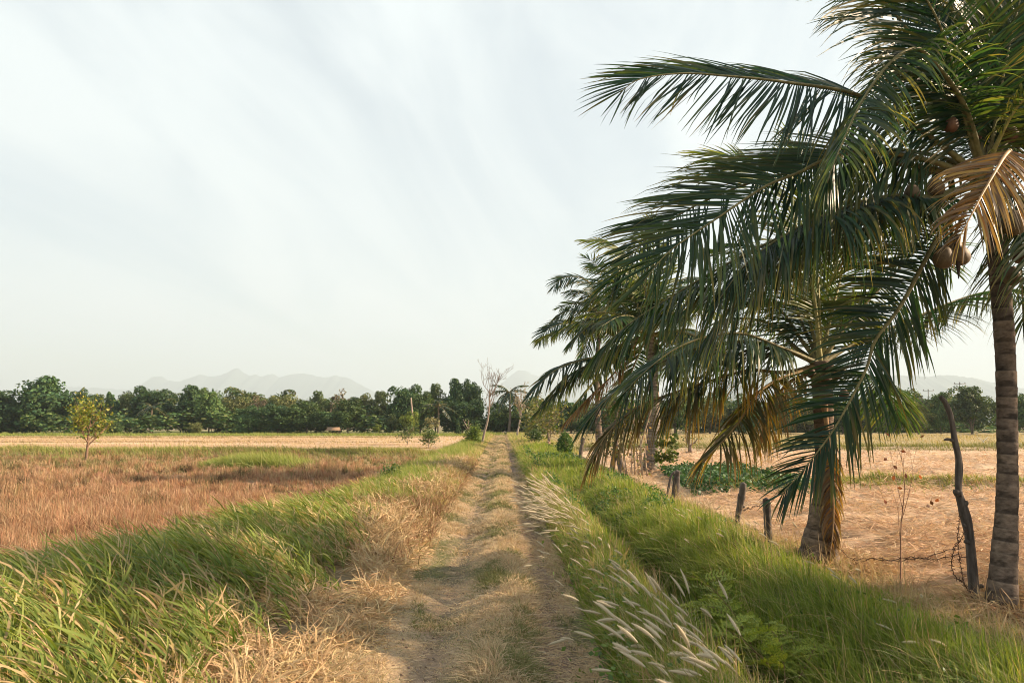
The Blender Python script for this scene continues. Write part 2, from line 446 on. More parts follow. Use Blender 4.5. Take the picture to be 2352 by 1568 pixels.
# loose straw lying in the wheel ruts
n = 24000
y = importance_y(n, 3.4, 26, 1.3); u = np.where(R.random(n) < .75, R.normal(.62, .26, n), R.uniform(-1, .9, n)); sc = np.maximum(1, y / 7) ** .7
stuff('loose_straw', 'loose straw and twigs littering the bare right wheel rut', 'straw',
      blade_geo(u + xc(y), y, R.uniform(.02, .06, n), R.uniform(.004, .008, n) * sc, R.random(n) * 6.28, R.uniform(2, 5, n), palette(n, STRAW), palette(n, STRAW + [(.62, .52, .38)]), 3), M_DRY)

n = 1300
y = importance_y(n, 3.4, 22, 1.4); u = np.where(R.random(n) < .7, R.normal(.63, .17, n), R.normal(-.45, .2, n)); x = u + xc(y)
oct_ = np.array([(1, 0, 0), (0, 1, 0), (-1, 0, 0), (0, -1, 0), (.6, .6, .5), (-.6, .5, .6), (-.5, -.6, .55), (.6, -.55, .5), (0, 0, .85)])
fc = np.array([(0, 4, 8), (4, 1, 8), (1, 5, 8), (5, 2, 8), (2, 6, 8), (6, 3, 8), (3, 7, 8), (7, 0, 8), (0, 1, 4), (1, 2, 5), (2, 3, 6), (3, 0, 7)])
szc = R.uniform(.006, .02, n) * np.maximum(1, y / 9) ** .5
V = (oct_[None] * R.uniform(.55, 1.2, (n, 9, 1)) * szc[:, None, None] + np.stack([x, y, hz(x, y) - szc * .1], 1)[:, None]).reshape(-1, 3)
stuff('clods', 'small soil clods and stones scattered in the wheel ruts', 'clods', (V, (fc[None] + (np.arange(n) * 9)[:, None, None]).reshape(-1, 3), np.repeat(palette(n, [(.20, .14, .10), (.28, .21, .16), (.14, .10, .075)]), 9, 0)), M_DRY)
# right bank: fine green grass, in front of and behind the ditch
n = 150000
y = importance_y(n, 3.4, 46, 1.3)
f = R.random(n); wid = np.interp(y, [3, 9, 16, 30, 46], [4.6, 3.6, 3.1, 2.6, 2.2])
u = .98 + f * wid
g = fbm(u * 1.4, y * 1.0, 50)
near = u < 1.95
keep = (R.random(n) < np.where((u > 1.85) & (u < 2.35) & (y < 16), .25, 1)) & (u < 4.7)
u, y, g, near = u[keep], y[keep], g[keep], near[keep]; m = len(y); sc = np.maximum(1, y / 6.5) ** .75
Hh = R.uniform(.16, .42, m) * np.where(near, np.interp(u, [.98, 1.25], [.45, 1.]), np.interp(u, [2, 3.2, 3.9, 4.6], [1.25, 1.2, .6, .4])) * (.40 + 1.25 * g)
az = WIND + (fbm(u * 2.1, y * 1.6, 51) - .5) * 6 + R.normal(0, .9, m)
dry = (R.random(m) < np.where(near, .16, .05 + .5 * np.clip(u - 3.7, 0, .7)))
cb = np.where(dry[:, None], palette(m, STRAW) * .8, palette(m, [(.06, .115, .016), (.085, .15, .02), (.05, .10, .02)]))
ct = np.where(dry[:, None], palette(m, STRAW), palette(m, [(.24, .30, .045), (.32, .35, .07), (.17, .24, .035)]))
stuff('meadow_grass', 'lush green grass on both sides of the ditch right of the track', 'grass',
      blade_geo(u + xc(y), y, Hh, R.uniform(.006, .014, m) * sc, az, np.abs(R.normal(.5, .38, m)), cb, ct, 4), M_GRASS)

n = 5200
y = importance_y(n, 3.6, 24, 1.3); u = 1.05 + R.random(n) * 3.5; sc = np.maximum(1, y / 7) ** .7
stuff('dry_stalks', 'thin pale dry stalks standing through the green grass on the right bank', 'dry grass',
      blade_geo(u + xc(y), y, R.uniform(.25, .62, n), R.uniform(.004, .008, n) * sc, WIND + R.normal(0, 1.1, n), np.abs(R.normal(.45, .35, n)), palette(n, [(.34, .30, .12), (.45, .35, .18)]), palette(n, STRAW), 4), M_DRY)
n = 7000
y = importance_y(n, 4.2, 16, 1.2); u = np.where(R.random(n) < .5, R.normal(1.2, .2, n), R.uniform(2.3, 4.0, n)); cl = fbm(u * 2.4, y * 1.6, 77); k = cl > .56; u, y, cl = u[k], y[k], cl[k]; m = len(y); x = u + xc(y)
stuff('broad_weeds', 'small broad leaved weeds in clumps among the right bank grass', 'weeds',
      leafcloud(np.stack([x, y, hz(x, y) + R.random(m) * .30], 1), np.tile([.1, -.2, .8], (m, 1)), R.uniform(.02, .042, m), palette(m, [(.10, .17, .03), (.14, .20, .04), (.07, .13, .03)]), 1.6), M_NEARLEAF)
# left field: brown dead weeds, many fine twigs from each root
n = 21000
y = importance_y(n, 6, 44, 1.0); xw = R.uniform(-1, 1, n)
x = -4.2 - R.random(n) * (y * .78 + .5 - 3.4).clip(1, 40) + xc(y) * .2
cl = fbm(x * .5, y * .6, 55)
mreps = 13
X = np.repeat(x, mreps) + R.normal(0, .05, n * mreps); Y = np.repeat(y, mreps) + R.normal(0, .05, n * mreps)
m = len(X); sc = np.maximum(1, Y / 9) ** .75
Hh = np.repeat(R.uniform(.14, .50, n) * (.30 + 1.25 * cl ** 1.4), mreps) * R.uniform(.5, 1.1, m)
pc = palette(n, BROWN, [.3, .35, .15, .2], .2); far = np.clip((y - 24) / 9, 0, 1)
gg = (R.random(n) < .05 + far * .4)
pc = np.where(gg[:, None], palette(n, [(.17, .18, .06), (.25, .22, .09)]), pc)
pc = np.where((R.random(n) < .12)[:, None], palette(n, [(.50, .36, .22)]), pc)
dk = (fbm(x * .8, y * 1.0, 57) > .66 - .16 * np.clip((13 - y) / 4, 0, 1))
pc = np.where((dk & (R.random(n) < .75))[:, None], palette(n, [(.09, .06, .035), (.07, .075, .03)]), pc)
PC = np.repeat(pc, mreps, 0)
stuff('dry_weeds', 'rusty brown dead weeds covering the near part of the left field', 'weeds',
      blade_geo(X, Y, Hh, R.uniform(.0035, .0085, m) * sc, R.random(m) * 6.28, np.abs(R.normal(.45, .4, m)), PC * .68, PC * .98 * (1 + .2 * R.random((m, 1))), 3), M_DRY)
# green tussocks on the bund, the grass bund itself
def bund(name, label, x0, x1, yf, sdy, n, hh, cols=GREEN, tips=GTIP):
    x = R.uniform(x0, x1, n); y = yf(x) + R.normal(0, sdy, n); sc = np.maximum(1, y / 10) ** .7
    return stuff(name, label, 'grass', blade_geo(x, y, R.uniform(.5, 1.1, n) * hh * (.5 + fbm(x * .5, y * .5, 60)), .011 * sc, WIND + R.normal(0, .8, n), np.abs(R.normal(.55, .3, n)), palette(n, cols), palette(n, tips), 3), M_GRASS)
bund('bund_grass', 'long green grass bund crossing the left field before the pale stubble', -42, -2.6, lambda x: 41 - .06 * (x + 10), 1.0, 17000, .42, GREEN[:1] + [(.20, .17, .06), (.28, .19, .09)], GTIP + [(.38, .30, .14)])
bund('bund_grass', 'green grass strip along the foot of the far left wood', -130, -1, lambda x: 106 + 0 * x, 4, 16000, .6)
bund('bund_grass', 'thin green bund between the near and middle stubble of the right field', 5.3, 26, lambda x: 18.2 + .05 * x, .34, 12000, .27, GREEN + BROWN[:1], GTIP + STRAW[:1])
bund('bund_grass', 'grass bund at the far edge of the right stubble field', 3, 70, lambda x: 45 + 0 * x, 1.0, 16000, .45, [(.10, .12, .03), (.16, .15, .05)], [(.2, .2, .07)])
bund('bund_grass', 'tan rough grass across the far right field before the trees', 2, 110, lambda x: 72 + 24 * (R.random(len(x)) * 2 - 1), 3, 26000, .4, [(.24, .19, .08), (.30, .22, .12), (.15, .15, .05)], [(.36, .28, .14), (.42, .33, .2)])
bund('bund_grass', 'pale dry grass over the far stubble of the left field', -105, -2, lambda x: 72 + 26 * (R.random(len(x)) * 2 - 1), 3, 30000, .22, [(.36, .25, .13), (.42, .30, .17)], [(.5, .38, .22), (.55, .43, .28)])
for yb, hb, nb in [(52, .16, 2600), (70, .2, 2600), (93, .25, 5000)]:
    bund('field_edge_grass', {52: 'narrow brown grass line nearest the left bund', 70: 'middle brown grass line across the far left stubble', 93: 'last brown grass line before the wood'}[yb], -1.15 * yb * .75, -.12 * yb, lambda x: yb + 9 * (fbm(x / 17, x * 0, yb) - .5) + np.where(fbm(x / 5, x * 0, yb + 3) > .5, 0, R.normal(0, 3, len(x))), .3, nb, hb * 1.1, [(.16, .11, .05), (.12, .11, .04), (.25, .16, .09)], [(.28, .19, .10), (.2, .18, .07)])
def tussock(label, px0, px1, py, n, h, dep=1.3):
    a, b = gnd(px0, py), gnd(px1, py)
    x = R.uniform(a[0], b[0], n); y = a[1] + R.normal(0, dep * .5, n)
    q = (x - a[0]) / (b[0] - a[0]); hh = h * (.35 + .65 * np.sin(np.pi * np.clip(q, .05, .95)) ** .6) * R.uniform(.6, 1.1, n)
    V, F, C = blade_geo(x, y, hh, np.full(n, .022), WIND + R.normal(.0, .7, n), np.abs(R.normal(.6, .3, n)), palette(n, GREEN[:2]), palette(n, GTIP + [(.36, .34, .12)]), 4)
    return tag(build('grass_tussock', V, F, M_GRASS, cols=C), label, 'grass clump')
tussock('long yellow green grass clump standing in the brown left field', 488, 712, 1068, 7000, .85)
tussock('small bright green grass tuft in the weeds left of the leafy sapling', 120, 178, 1052, 900, .4, .6)

# right field: lying straw
n = 190000
y = importance_y(n, 6, 44, 1.2); x = 4.4 + R.random(n) * (y * .80 - 3.6 + 1.5).clip(1, 40); sc = np.maximum(1, y / 9) ** .8
az = np.where(R.random(n) < .7, R.normal(0, .5, n) + np.where(R.random(n) < .5, 0, np.pi), R.random(n) * 6.28)
cl = fbm(x * .7, y * 1.5, 62); row = np.abs(np.sin(np.pi * (y + .12 * x + 1.1 * fbm(x * .35, y * .5, 21)) / 1.25)); k = R.random(n) < np.clip(row * 1.5 - .25, .06, 1); x, y, sc, az, cl = x[k], y[k], sc[k], az[k], cl[k]; n = len(x)
stuff('cut_straw', 'raked rows of pale cut straw over the right field', 'straw',
      blade_geo(x, y, R.uniform(.03, .10, n) * (.5 + cl), R.uniform(.006, .011, n) * sc, az, R.uniform(1.2, 4.5, n), palette(n, [(.54, .37, .24), (.64, .46, .31), (.40, .25, .15)]), palette(n, [(.72, .54, .37), (.58, .41, .27)]), 3), M_DRY)
n = 60000
y = importance_y(n, 6.5, 40, 1.2); x = 4.6 + R.random(n) * (y * .80 - 2.6).clip(.5, 40)
row = np.abs(np.sin(np.pi * (y + .12 * x + 1.1 * fbm(x * .35, y * .5, 21)) / 1.25)); cl = fbm(x * .8, y * 1.3, 63)
k = (R.random(n) < np.clip(row * 2.2 - 1.0, 0, 1)) & (cl > .36) & ~((y > 17.2) & (y < 26) & (x > 4.3 + .1 * (y - 17)) & (x < 7.9 + .11 * (y - 17))); x, y, cl = x[k], y[k], cl[k]; m = len(x)
d = norm(np.stack([np.where(R.random(m) < .5, 1, -1) * R.uniform(.4, 1, m), R.normal(0, .5, m), R.normal(.1, .25, m)], 1))
stuff('straw_swath', 'loose ridges of cut straw left in rows on the right field', 'straw',
      tangle(x, y, hz(x, y) + R.random(m) * .16 * np.clip((cl - .3) * 3, .1, 1.2), R.uniform(.15, .4, m), R.uniform(.005, .010, m) * np.maximum(1, y / 8) ** .8, d, palette(m, [(.56, .39, .25), (.66, .48, .32), (.36, .22, .13)]), palette(m, [(.72, .54, .37), (.56, .40, .26)])), M_DRY)
# dead grass heaped along the fence line
n = 9000
y = np.concatenate([R.uniform(5.5, 11, n // 2), R.normal(17, 2.6, n - n // 2)]); u = np.where(y > 12, R.normal(3.6, .45, n), R.normal(4.35, .3, n)); k = y > 5; u, y = u[k], y[k]; m = len(y)
stuff('fence_straw', 'pale dead grass heaped along the old fence posts', 'dry grass',
      blade_geo(u + xc(y), y, R.uniform(.1, .34, m), R.uniform(.006, .012, m) * np.maximum(1, y / 9), R.random(m) * 6.28, R.uniform(.3, 2.2, m), palette(m, STRAW + BROWN[:1]) * .85, palette(m, STRAW), 4), M_DRY)

# low leafy cover along the right bank further off, and the creeper patch in the field
n = 26000
y = importance_y(n, 12.5, 50, 1.0); u = 1.35 + R.random(n) * np.interp(y, [12, 20, 50], [2.1, 2.6, 2.0])
cl = fbm(u * 1.3, y * .7, 66); x = u + xc(y); k = (cl > .42); u, y, x, cl = u[k], y[k], x[k], cl[k]; m = len(y)
z = hz(x, y) + R.random(m) ** .7 * .62 * (cl - .3) * 1.7
stuff('leafy_cover', 'feathery bright green low weeds on the right bank beyond the white plumes', 'weeds',
      leafcloud(np.stack([x, y, z], 1), np.tile([0., -.1, .8], (m, 1)), R.uniform(.022, .045, m) * np.maximum(1, y / 16) ** .7, palette(m, [(.07, .14, .025), (.10, .18, .03), (.05, .11, .03)]), 2.2), M_NEARLEAF)
n = 11000
a = R.random(n); y = 17.4 + a * 8.2; x = R.uniform(0, 1, n) * 3.1 + 4.5 + .11 * (y - 17)
cl = fbm(x * 1.4, y * 1.2, 68); z = hz(x, y) + R.random(n) ** .8 * (.12 + .34 * cl) * np.clip((x - 4.2) * 1.4, .1, 1)
stuff('creeper_patch', 'dark green leafy creeper patch on the stubble behind the posts', 'ground cover',
      leafcloud(np.stack([x, y, z], 1), np.tile([.15, -.35, .8], (n, 1)), R.uniform(.05, .095, n), palette(n, [(.045, .105, .03), (.06, .13, .035), (.035, .085, .03)]), 1.25), M_NEARLEAF)

parts = []
for bx, by, rr_, nn in [(4.95, 6.85, .55, 2600), (4.1, 8.95, .65, 2600), (4.85, 7.2, .3, 700)]:
    a = R.random(nn) * 6.28; q = R.random(nn) ** .5 * rr_; x = bx + np.cos(a) * q; y = by + np.sin(a) * q
    d = norm(np.stack([np.cos(a) + R.normal(0, .7, nn), np.sin(a) + R.normal(0, .7, nn), R.normal(.25, .4, nn)], 1))
    parts.append(tangle(x, y, hz(x, y) + R.random(nn) * .12, R.uniform(.1, .32, nn), R.uniform(.005, .013, nn), d, palette(nn, STRAW + BROWN[:2]) * .85, palette(nn, STRAW)))
stuff('trunk_litter', 'dry husks and dead grass heaped round the palm trunk feet', 'litter', join(parts), M_DRY)
# ------------------------------------------------------------------ foxtail plumes
def foxtail(k):
    r = np.random.default_rng(100 + k)
    Ls = r.uniform(.40, .62); bend = r.uniform(.35, .95)
    t = np.linspace(0, 1, 10)
    S = np.stack([-Ls * (.25 * t + bend * .55 * t ** 2), .05 * t ** 2 * r.normal(0, 1), Ls * (t - .38 * bend * t ** 2)], 1)
    st = build('plume_stalk', *[(v) for v in (lambda g: (g[0], split_deg(g[1])))(tube(S, .0016, 4, (.22, .22, .08)))], M_GRASS, cols=np.tile([.30, .28, .12], (10 * 4 + 2, 1)))
    d = norm(S[-1] - S[-2]); Lh = r.uniform(.10, .17); q = np.linspace(0, 1, 12)
    Hc = S[-1] + d * Lh * q[:, None] + np.array([-.12, 0, -.05]) * Lh * (q ** 2)[:, None] * r.uniform(.3, 2)
    rad = .0085 * np.sin(np.pi * np.clip(q * .93 + .06, 0, 1)) ** .6
    V, F, C = tube(Hc, rad, 7, (.66, .58, .44))
    nh = 260
    qi = r.random(nh); B = np.stack([np.interp(qi, q, Hc[:, j]) for j in range(3)], 1)
    rd = norm(np.cross(d, r.normal(0, 1, (nh, 3))))
    hd = norm(rd + d * .75) * (r.uniform(.012, .030, nh) * np.sin(np.pi * (qi * .85 + .1)))[:, None]
    tt = np.linspace(0, 1, 3)[None, :, None]
    g2 = strips(B[:, None] + hd[:, None] * tt, norm(np.cross(hd, rd + .1))[:, None] * .0011 * (1.05 - tt), np.broadcast_to(np.array([.76, .68, .52]), (nh, 3, 3)))
    V2, F2, C2 = join([(V, F, C), g2])
    build('seed_head', V2, split_deg(F2), M_PLUME, st, cols=C2)
    return st
fox = [foxtail(k) for k in range(7)]
used = set()
def put_fox(x, y, sc, label, group, rz):
    k = int(R.integers(len(fox)))
    if k not in used:
        used.add(k); o = fox[k]; o['kind'] = 'thing'
        o.location = (x, y, float(hz(x, y))); o.rotation_euler = (0, 0, rz); o.scale = sc if isinstance(sc, tuple) else (sc,) * 3; tag(o, label, 'grass plume', group)
    else:
        o = copy_tree(fox[k], (x, y, float(hz(x, y))), rz, sc if isinstance(sc, tuple) else (sc,) * 3, label, group, 'grass plume', (R.normal(0, .22), R.normal(0, .22))); o['kind'] = 'thing'
LF = 'cream foxtail plume bowing left over the green grass nearest the camera'
LM = 'cream foxtail plume scattered along the grassy right edge of the track'
LT = 'white plume of the dense tuft beside the track, ahead of the ditch'
LB = 'thin cream plume standing in the green bank behind the ditch'
for _ in range(90):
    yy = R.uniform(3.7, 5.6); put_fox(float(xc(yy) + R.uniform(1.15, 1.95)), yy, R.uniform(.9, 1.3), LF, 'foxtail plumes nearest the camera', R.normal(0, .5))
for _ in range(42):
    yy = R.uniform(5.4, 10.5); put_fox(float(xc(yy) + R.normal(1.25, .22)), yy, R.uniform(.75, 1.0), LM, 'foxtail plumes along the track edge', R.normal(0, .6))
for _ in range(210):
    q = R.random(); yy = 10.2 + 5 * q; put_fox(float(xc(yy) + R.normal(1.45 - .14 * q, .17)), yy, (lambda a: (a, a, a * .66))(R.uniform(1.15, 1.65)), LT, 'white plumes of the dense tuft', R.normal(0, .3))
for _ in range(32):
    yy = R.uniform(4.6, 13); put_fox(float(xc(yy) + R.uniform(2.5, 4.3)), yy, R.uniform(.75, 1.0), LB, 'plumes behind the ditch', R.normal(0, .6))

# ------------------------------------------------------------------ palms
PAL = {  # base colours, tip colours
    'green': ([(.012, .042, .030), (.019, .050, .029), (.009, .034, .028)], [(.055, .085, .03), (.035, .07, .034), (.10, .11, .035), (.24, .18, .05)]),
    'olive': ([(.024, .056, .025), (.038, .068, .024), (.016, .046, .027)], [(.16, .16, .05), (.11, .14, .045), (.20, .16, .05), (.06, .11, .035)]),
    'yellow': ([(.10, .15, .03), (.13, .15, .035), (.08, .115, .03)], [(.28, .24, .05), (.22, .20, .05)]),
    'orange': ([(.055, .060, .024), (.08, .075, .028)], [(.46, .25, .05), (.40, .20, .05), (.22, .14, .05)]),
    'dead': ([(.20, .095, .030), (.27, .13, .035), (.14, .075, .035), (.15, .10, .06)], [(.28, .17, .09), (.18, .11, .065), (.26, .21, .16)]),
    'brown': ([(.055, .07, .028), (.075, .075, .03)], [(.24, .17, .11), (.20, .13, .07), (.12, .10, .04)]),
}
def frond(palm, base, pts, Ll=.95, roll=0., droop=.7, pal='green', pet=.16, rr=.024, sp=.0225, lw=.025, sref=None, rag=.06, wind=.18, spread=1.):
    """rachis through world points, two rows of hanging leaflets; coordinates relative to base"""
    P, L = spline(pts, 64)
    P = P - base
    T = norm(np.gradient(P, axis=0))
    ch = P[-1] - P[0]
    s = np.array([-ch[1], ch[0], 0.]) if sref is None else np.asarray(sref, float)
    s = s / (np.linalg.norm(s) + 1e-9)
    S = np.array([norm(s - t * (s @ t)) for t in T]); N = np.cross(S, T)
    N = np.where((N[:, 2:3] < 0) & (np.abs(T[:, 2:3]) < .9), N, N)
    c, q = math.cos(math.radians(roll)), math.sin(math.radians(roll))
    S, N = S * c + N * q, N * c - S * q
    n = int(L * (1 - pet) / sp)
    t0 = np.linspace(pet, .995, n)
    base_c, tip_c = PAL[pal]
    parts = []
    for side in (-1, 1):
        t = np.clip(t0 + R.normal(0, .25 / n, n), pet, 1)
        sd_ = float(R.random() * 90); k = (R.random(n) > rag) & (vnoise(t * 34 + sd_, t * 0 + side, 2) > .13); t = t[k]; m = len(t)
        idx = t * 63
        g = lambda A: np.stack([np.interp(idx, np.arange(64), A[:, j]) for j in range(3)], 1)
        B, Tt, Ss, Nn = g(P), norm(g(T)), norm(g(S)), norm(g(N))
        tt = (t - pet) / (1 - pet)
        ang = np.radians(np.interp(tt, [0, .3, .8, 1], [74, 62, 44, 14]) * spread + R.normal(0, 5, m) + (vnoise(t * 22 + sd_, t * 0 + side, 5) - .5) * 26)
        d = norm(Tt * np.cos(ang)[:, None] + side * Ss * np.sin(ang)[:, None] + Nn * np.interp(tt, [0, 1], [.28, .12])[:, None] + R.normal(0, .035, (m, 3)))
        ln = Ll * np.interp(tt, [0, .12, .4, .75, 1], [.5, .85, 1, .78, .38]) * np.where(R.random(m) < .12, R.uniform(.45, .85, m), R.uniform(.86, 1.08, m))
        ns = 6; pos = B.copy(); C = [pos.copy()]; D = [d.copy()]
        dr = droop * R.uniform(.75, 1.3, m); kink = np.where(R.random(m) < .38, R.uniform(.3, 1.6, m), 0)
        for j in range(ns):
            f = (j + .5) / ns
            d = norm(d + (np.array([0, 0, -1.]) * (dr * (.25 + .9 * f) + kink * (f > .6))[:, None] + np.array([-wind, 0, 0]) * (dr > -1)[:, None]) * (1.1 / ns))
            pos = pos + d * (ln / ns)[:, None]; C.append(pos.copy()); D.append(d.copy())
        C = np.stack(C, 1); D = np.stack(D, 1)
        tw = R.normal(.35, .3, m)
        wv = norm(Tt * np.cos(tw)[:, None] + Nn * np.sin(tw)[:, None])[:, None]
        wv = norm(wv - D * (wv * D).sum(-1, keepdims=True))
        prof = np.array([.45, .85, 1, .95, .75, .45, .06])[None, :, None]
        Wv = wv * prof * (lw * .5 * R.uniform(.8, 1.15, m) * np.interp(tt, [0, .8, 1], [1, .9, .6]))[:, None, None]
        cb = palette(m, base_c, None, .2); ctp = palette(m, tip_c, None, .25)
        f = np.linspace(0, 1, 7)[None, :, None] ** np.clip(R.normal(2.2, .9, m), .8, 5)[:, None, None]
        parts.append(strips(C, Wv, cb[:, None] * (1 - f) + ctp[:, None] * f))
    V, F, Cc = join(parts)
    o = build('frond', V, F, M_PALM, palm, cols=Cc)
    rc = {'dead': (.36, .22, .11), 'brown': (.22, .14, .08), 'yellow': (.30, .27, .10), 'orange': (.26, .17, .07)}.get(pal, (.16, .14, .06))
    tq = np.linspace(0, 1, 64)
    V, F, Cc = tube(P, rr * np.interp(tq, [0, .06, .2, 1], [2.2, 1.5, 1., .16]), 6, rc)
    build('rachis', V, split_deg(F), M_RACHIS, o, cols=Cc, smooth=True)
    return o

def palm_trunk(palm, base, path, rad, name='trunk', c1=(.075, .058, .048), c2=(.22, .165, .125), ring=.12, n=20):
    P, L = spline(path, max(40, int(np.linalg.norm(np.subtract(path[-1], path[0])) / .012)))
    q = np.linspace(0, 1, len(P)); r = np.interp(q, np.linspace(0, 1, len(rad)), rad)
    s = q * L / ring + .3 * np.sin(q * 17) + .15 * np.sin(q * 41); fr = s - np.floor(s)
    r = r * (1 + .055 * (fr - .5)) * (1 + .02 * np.sin(q * 53))
    V, F, C = tube(P - base, r, n)
    m = len(P) * n
    a = np.tile(np.arange(n), len(P)); rn = hsh(np.floor(np.repeat(s, n)), np.zeros(m), 3); blot = vnoise(a * .7, np.repeat(s, n) * 1.3, 7)
    k = np.clip(.25 + .45 * rn + .6 * (blot - .5) + .35 * (np.repeat(fr, n) - .5), 0, 1)
    col = mixc(c1, c2, k); dk = .16 + .22 * np.sin(a * .45 + 2.4 * np.floor(np.repeat(s, n))) + .5 * (vnoise(a * .9, np.repeat(s, n) * 5, 8) - .4); col = np.where((np.repeat(fr, n) < dk)[:, None], col * .5, col)
    C[:m] = col
    return build(name, V, split_deg(F), M_PALMBARK, palm, cols=C, smooth=True)

def coconut(palm, base, p, s=.11, tilt=(0, 0), col=(.13, .085, .05)):
    u = np.linspace(0, np.pi, 13); th = np.linspace(0, 2 * np.pi, 16, endpoint=False)
    r = np.sin(u) * (1 - .12 * np.cos(u)); zz = np.cos(u) * 1.22
    tri = 1 + .07 * np.cos(3 * th)
    V = np.stack([r[:, None] * np.cos(th) * tri, r[:, None] * np.sin(th) * tri, np.repeat(zz[:, None], 16, 1)], -1).reshape(-1, 3) * s
    i = (np.arange(12)[:, None] * 16); j = np.arange(16)[None]; k = (j + 1) % 16
    F = np.stack([i + j, i + k, i + 16 + k, i + 16 + j], -1).reshape(-1, 4)
    c, q = math.cos(tilt[0]), math.sin(tilt[0]); V = V @ np.array([[c, 0, -q], [0, 1, 0], [q, 0, c]])
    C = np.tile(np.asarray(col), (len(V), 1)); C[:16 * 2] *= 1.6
    return build('coconut', V + (p - base), F, M_COCO, palm, cols=C, smooth=True)

def pxs(lst, Y0, Y1, hub=None):
    """photo positions -> world points, distance running from Y0 to Y1"""
    P = np.array(lst, float); d = np.concatenate([[0], np.cumsum(np.linalg.norm(np.diff(P, axis=0), axis=1))]); d /= d[-1]
    return [pt(a[0], a[1], Y0 + (Y1 - Y0) * (3 * q * q - 2 * q ** 3 if False else q)) for a, q in zip(P, d)]

# --- the near palm
Y1 = 6.9
base1 = pt(2302, 1405, Y1)
palm1 = thing('coconut_palm', base1, 'nearest coconut palm with ringed bare trunk, coconuts and a hanging orange brown frond', 'palm tree')
palm_trunk(palm1, base1, [pt(2300, 1412, Y1), pt(2303, 1340, Y1), pt(2311, 1200, Y1), pt(2314, 1091, Y1), pt(2312, 900, Y1), pt(2306, 760, Y1), pt(2293, 600, Y1), pt(2284, 500, Y1), pt(2268, 400, Y1)],
           [.145, .115, .096, .089, .089, .089, .09, .092, .10, .095])
hub = (2262, 415)
def f1(lst, Ye, **k): return frond(palm1, base1, pxs([hub] + lst, Y1, Ye), **k)
f1([(2226, 270), (2190, 200), (2150, 150), (2105, 112), (2050, 140), (1985, 225), (1930, 340), (1900, 420)], 5.7, Ll=1.0, roll=-8, droop=1.1, pal='olive', rr=.028, wind=.0)                     # B bends over
f1([(2205, 260), (2160, 170), (2111, 100), (2024, -5), (1950, -100), (1880, -180)], 6.4, Ll=1.5, roll=0, droop=.55, pal='green', sref=(1, .3, 0), spread=1.1)   # A upright
f1([(2130, 310), (1978, 221), (1803, 189), (1672, 175), (1566, 169), (1470, 182), (1425, 212)], 5.9, Ll=1.2, roll=55, droop=.28, pal='green')                # C long left
f1([(2130, 368), (1990, 348), (1895, 367), (1833, 397), (1756, 429), (1649, 500), (1538, 577), (1480, 645)], 5.9, Ll=1.3, roll=55, droop=.3, pal='olive')   # D
f1([(2120, 385), (1960, 370), (1800, 400), (1700, 428), (1592, 475), (1510, 528), (1449, 585), (1410, 640)], 6.9, Ll=1.15, roll=55, droop=.35, pal='green')     # E
f1([(2160, 446), (2006, 470), (1850, 520), (1700, 590), (1560, 670), (1450, 740), (1375, 805)], 6.4, Ll=1.2, roll=5, droop=1.5, pal='olive')   # F
f1([(2113, 477), (2014, 488), (1900, 520), (1790, 590), (1690, 690), (1610, 790)], 7.2, Ll=1.3, roll=0, droop=1.6, pal='green')       # F2
f1([(2150, 455), (2050, 450), (1930, 480), (1820, 530), (1720, 600), (1650, 690)], 6.1, Ll=1.3, roll=0, droop=1.4, pal='green')       # F3
f1([(2190, 372), (2120, 352), (2030, 345), (1950, 380), (1890, 450), (1850, 540)], 7.7, Ll=.95, roll=0, droop=1.3, pal='olive')                  # G
f1([(2230, 395), (2150, 395), (2060, 420), (1980, 480), (1930, 560)], 8.2, Ll=.95, roll=0, droop=1.3, pal='green')
frond(palm1, base1, [pt(2275, 425, 6.8), pt(2318, 352, 6.1), pt(2308, 358, 5.7), pt(2286, 394, 5.45), pt(2256, 446, 5.3), pt(2228, 500, 5.2), pt(2196, 560, 5.15)], Ll=.64, roll=0, droop=1.1, pal='dead', pet=.3, sref=(1, .1, 0), lw=.021, rag=.12, sp=.018, wind=.05)   # H orange brown
f1([(2190, 500), (2148, 555), (2071, 698), (2010, 782), (1988, 850), (1922, 974), (1860, 1060), (1796, 1135)], 6.0, Ll=.86, roll=0, droop=.5, pal='green', sref=(1, .25, .3), wind=.12)           # I broken, hanging
f1([(2215, 270), (2188, 150), (2150, 40), (2085, -60), (2000, -140)], 6.0, Ll=1.35, droop=.5, pal='green', sref=(1, .1, 0))
f1([(2262, 260), (2275, 130), (2275, 0), (2255, -120)], 7.0, Ll=1.25, droop=.5, pal='green', sref=(1, .25, 0))
f1([(2240, 260), (2225, 130), (2200, 10), (2150, -90)], 7.4, Ll=1.3, droop=.6, pal='green', sref=(1, -.1, 0))
f1([(2275, 270), (2310, 170), (2345, 90), (2400, 40)], 7.9, Ll=1.15, droop=.7, pal='olive', sref=(.7, .5, 0))
f1([(2240, 300), (2190, 220), (2120, 160), (2030, 130)], 8.4, Ll=1.15, roll=20, droop=.7, pal='green')
f1([(2290, 250), (2313, 128), (2340, 10), (2370, -90)], 6.6, Ll=1.1, roll=0, droop=.6, pal='olive', sref=(1, .2, 0))
f1([(2250, 220), (2255, 90), (2230, -40), (2180, -140)], 7.6, Ll=1.1, roll=0, droop=.5, pal='green', sref=(1, -.2, 0))
f1([(2225, 250), (2190, 110), (2150, -20), (2100, -120)], 8.0, Ll=1.15, roll=0, droop=.5, pal='green', sref=(1, -.3, 0))
f1([(2290, 330), (2350, 230), (2450, 190), (2560, 260)], 6.0, Ll=1.0, roll=0, droop=1.0, pal='yellow')
f1([(2300, 340), (2400, 260), (2530, 260), (2650, 380)], 7.2, Ll=1.0, droop=.9)
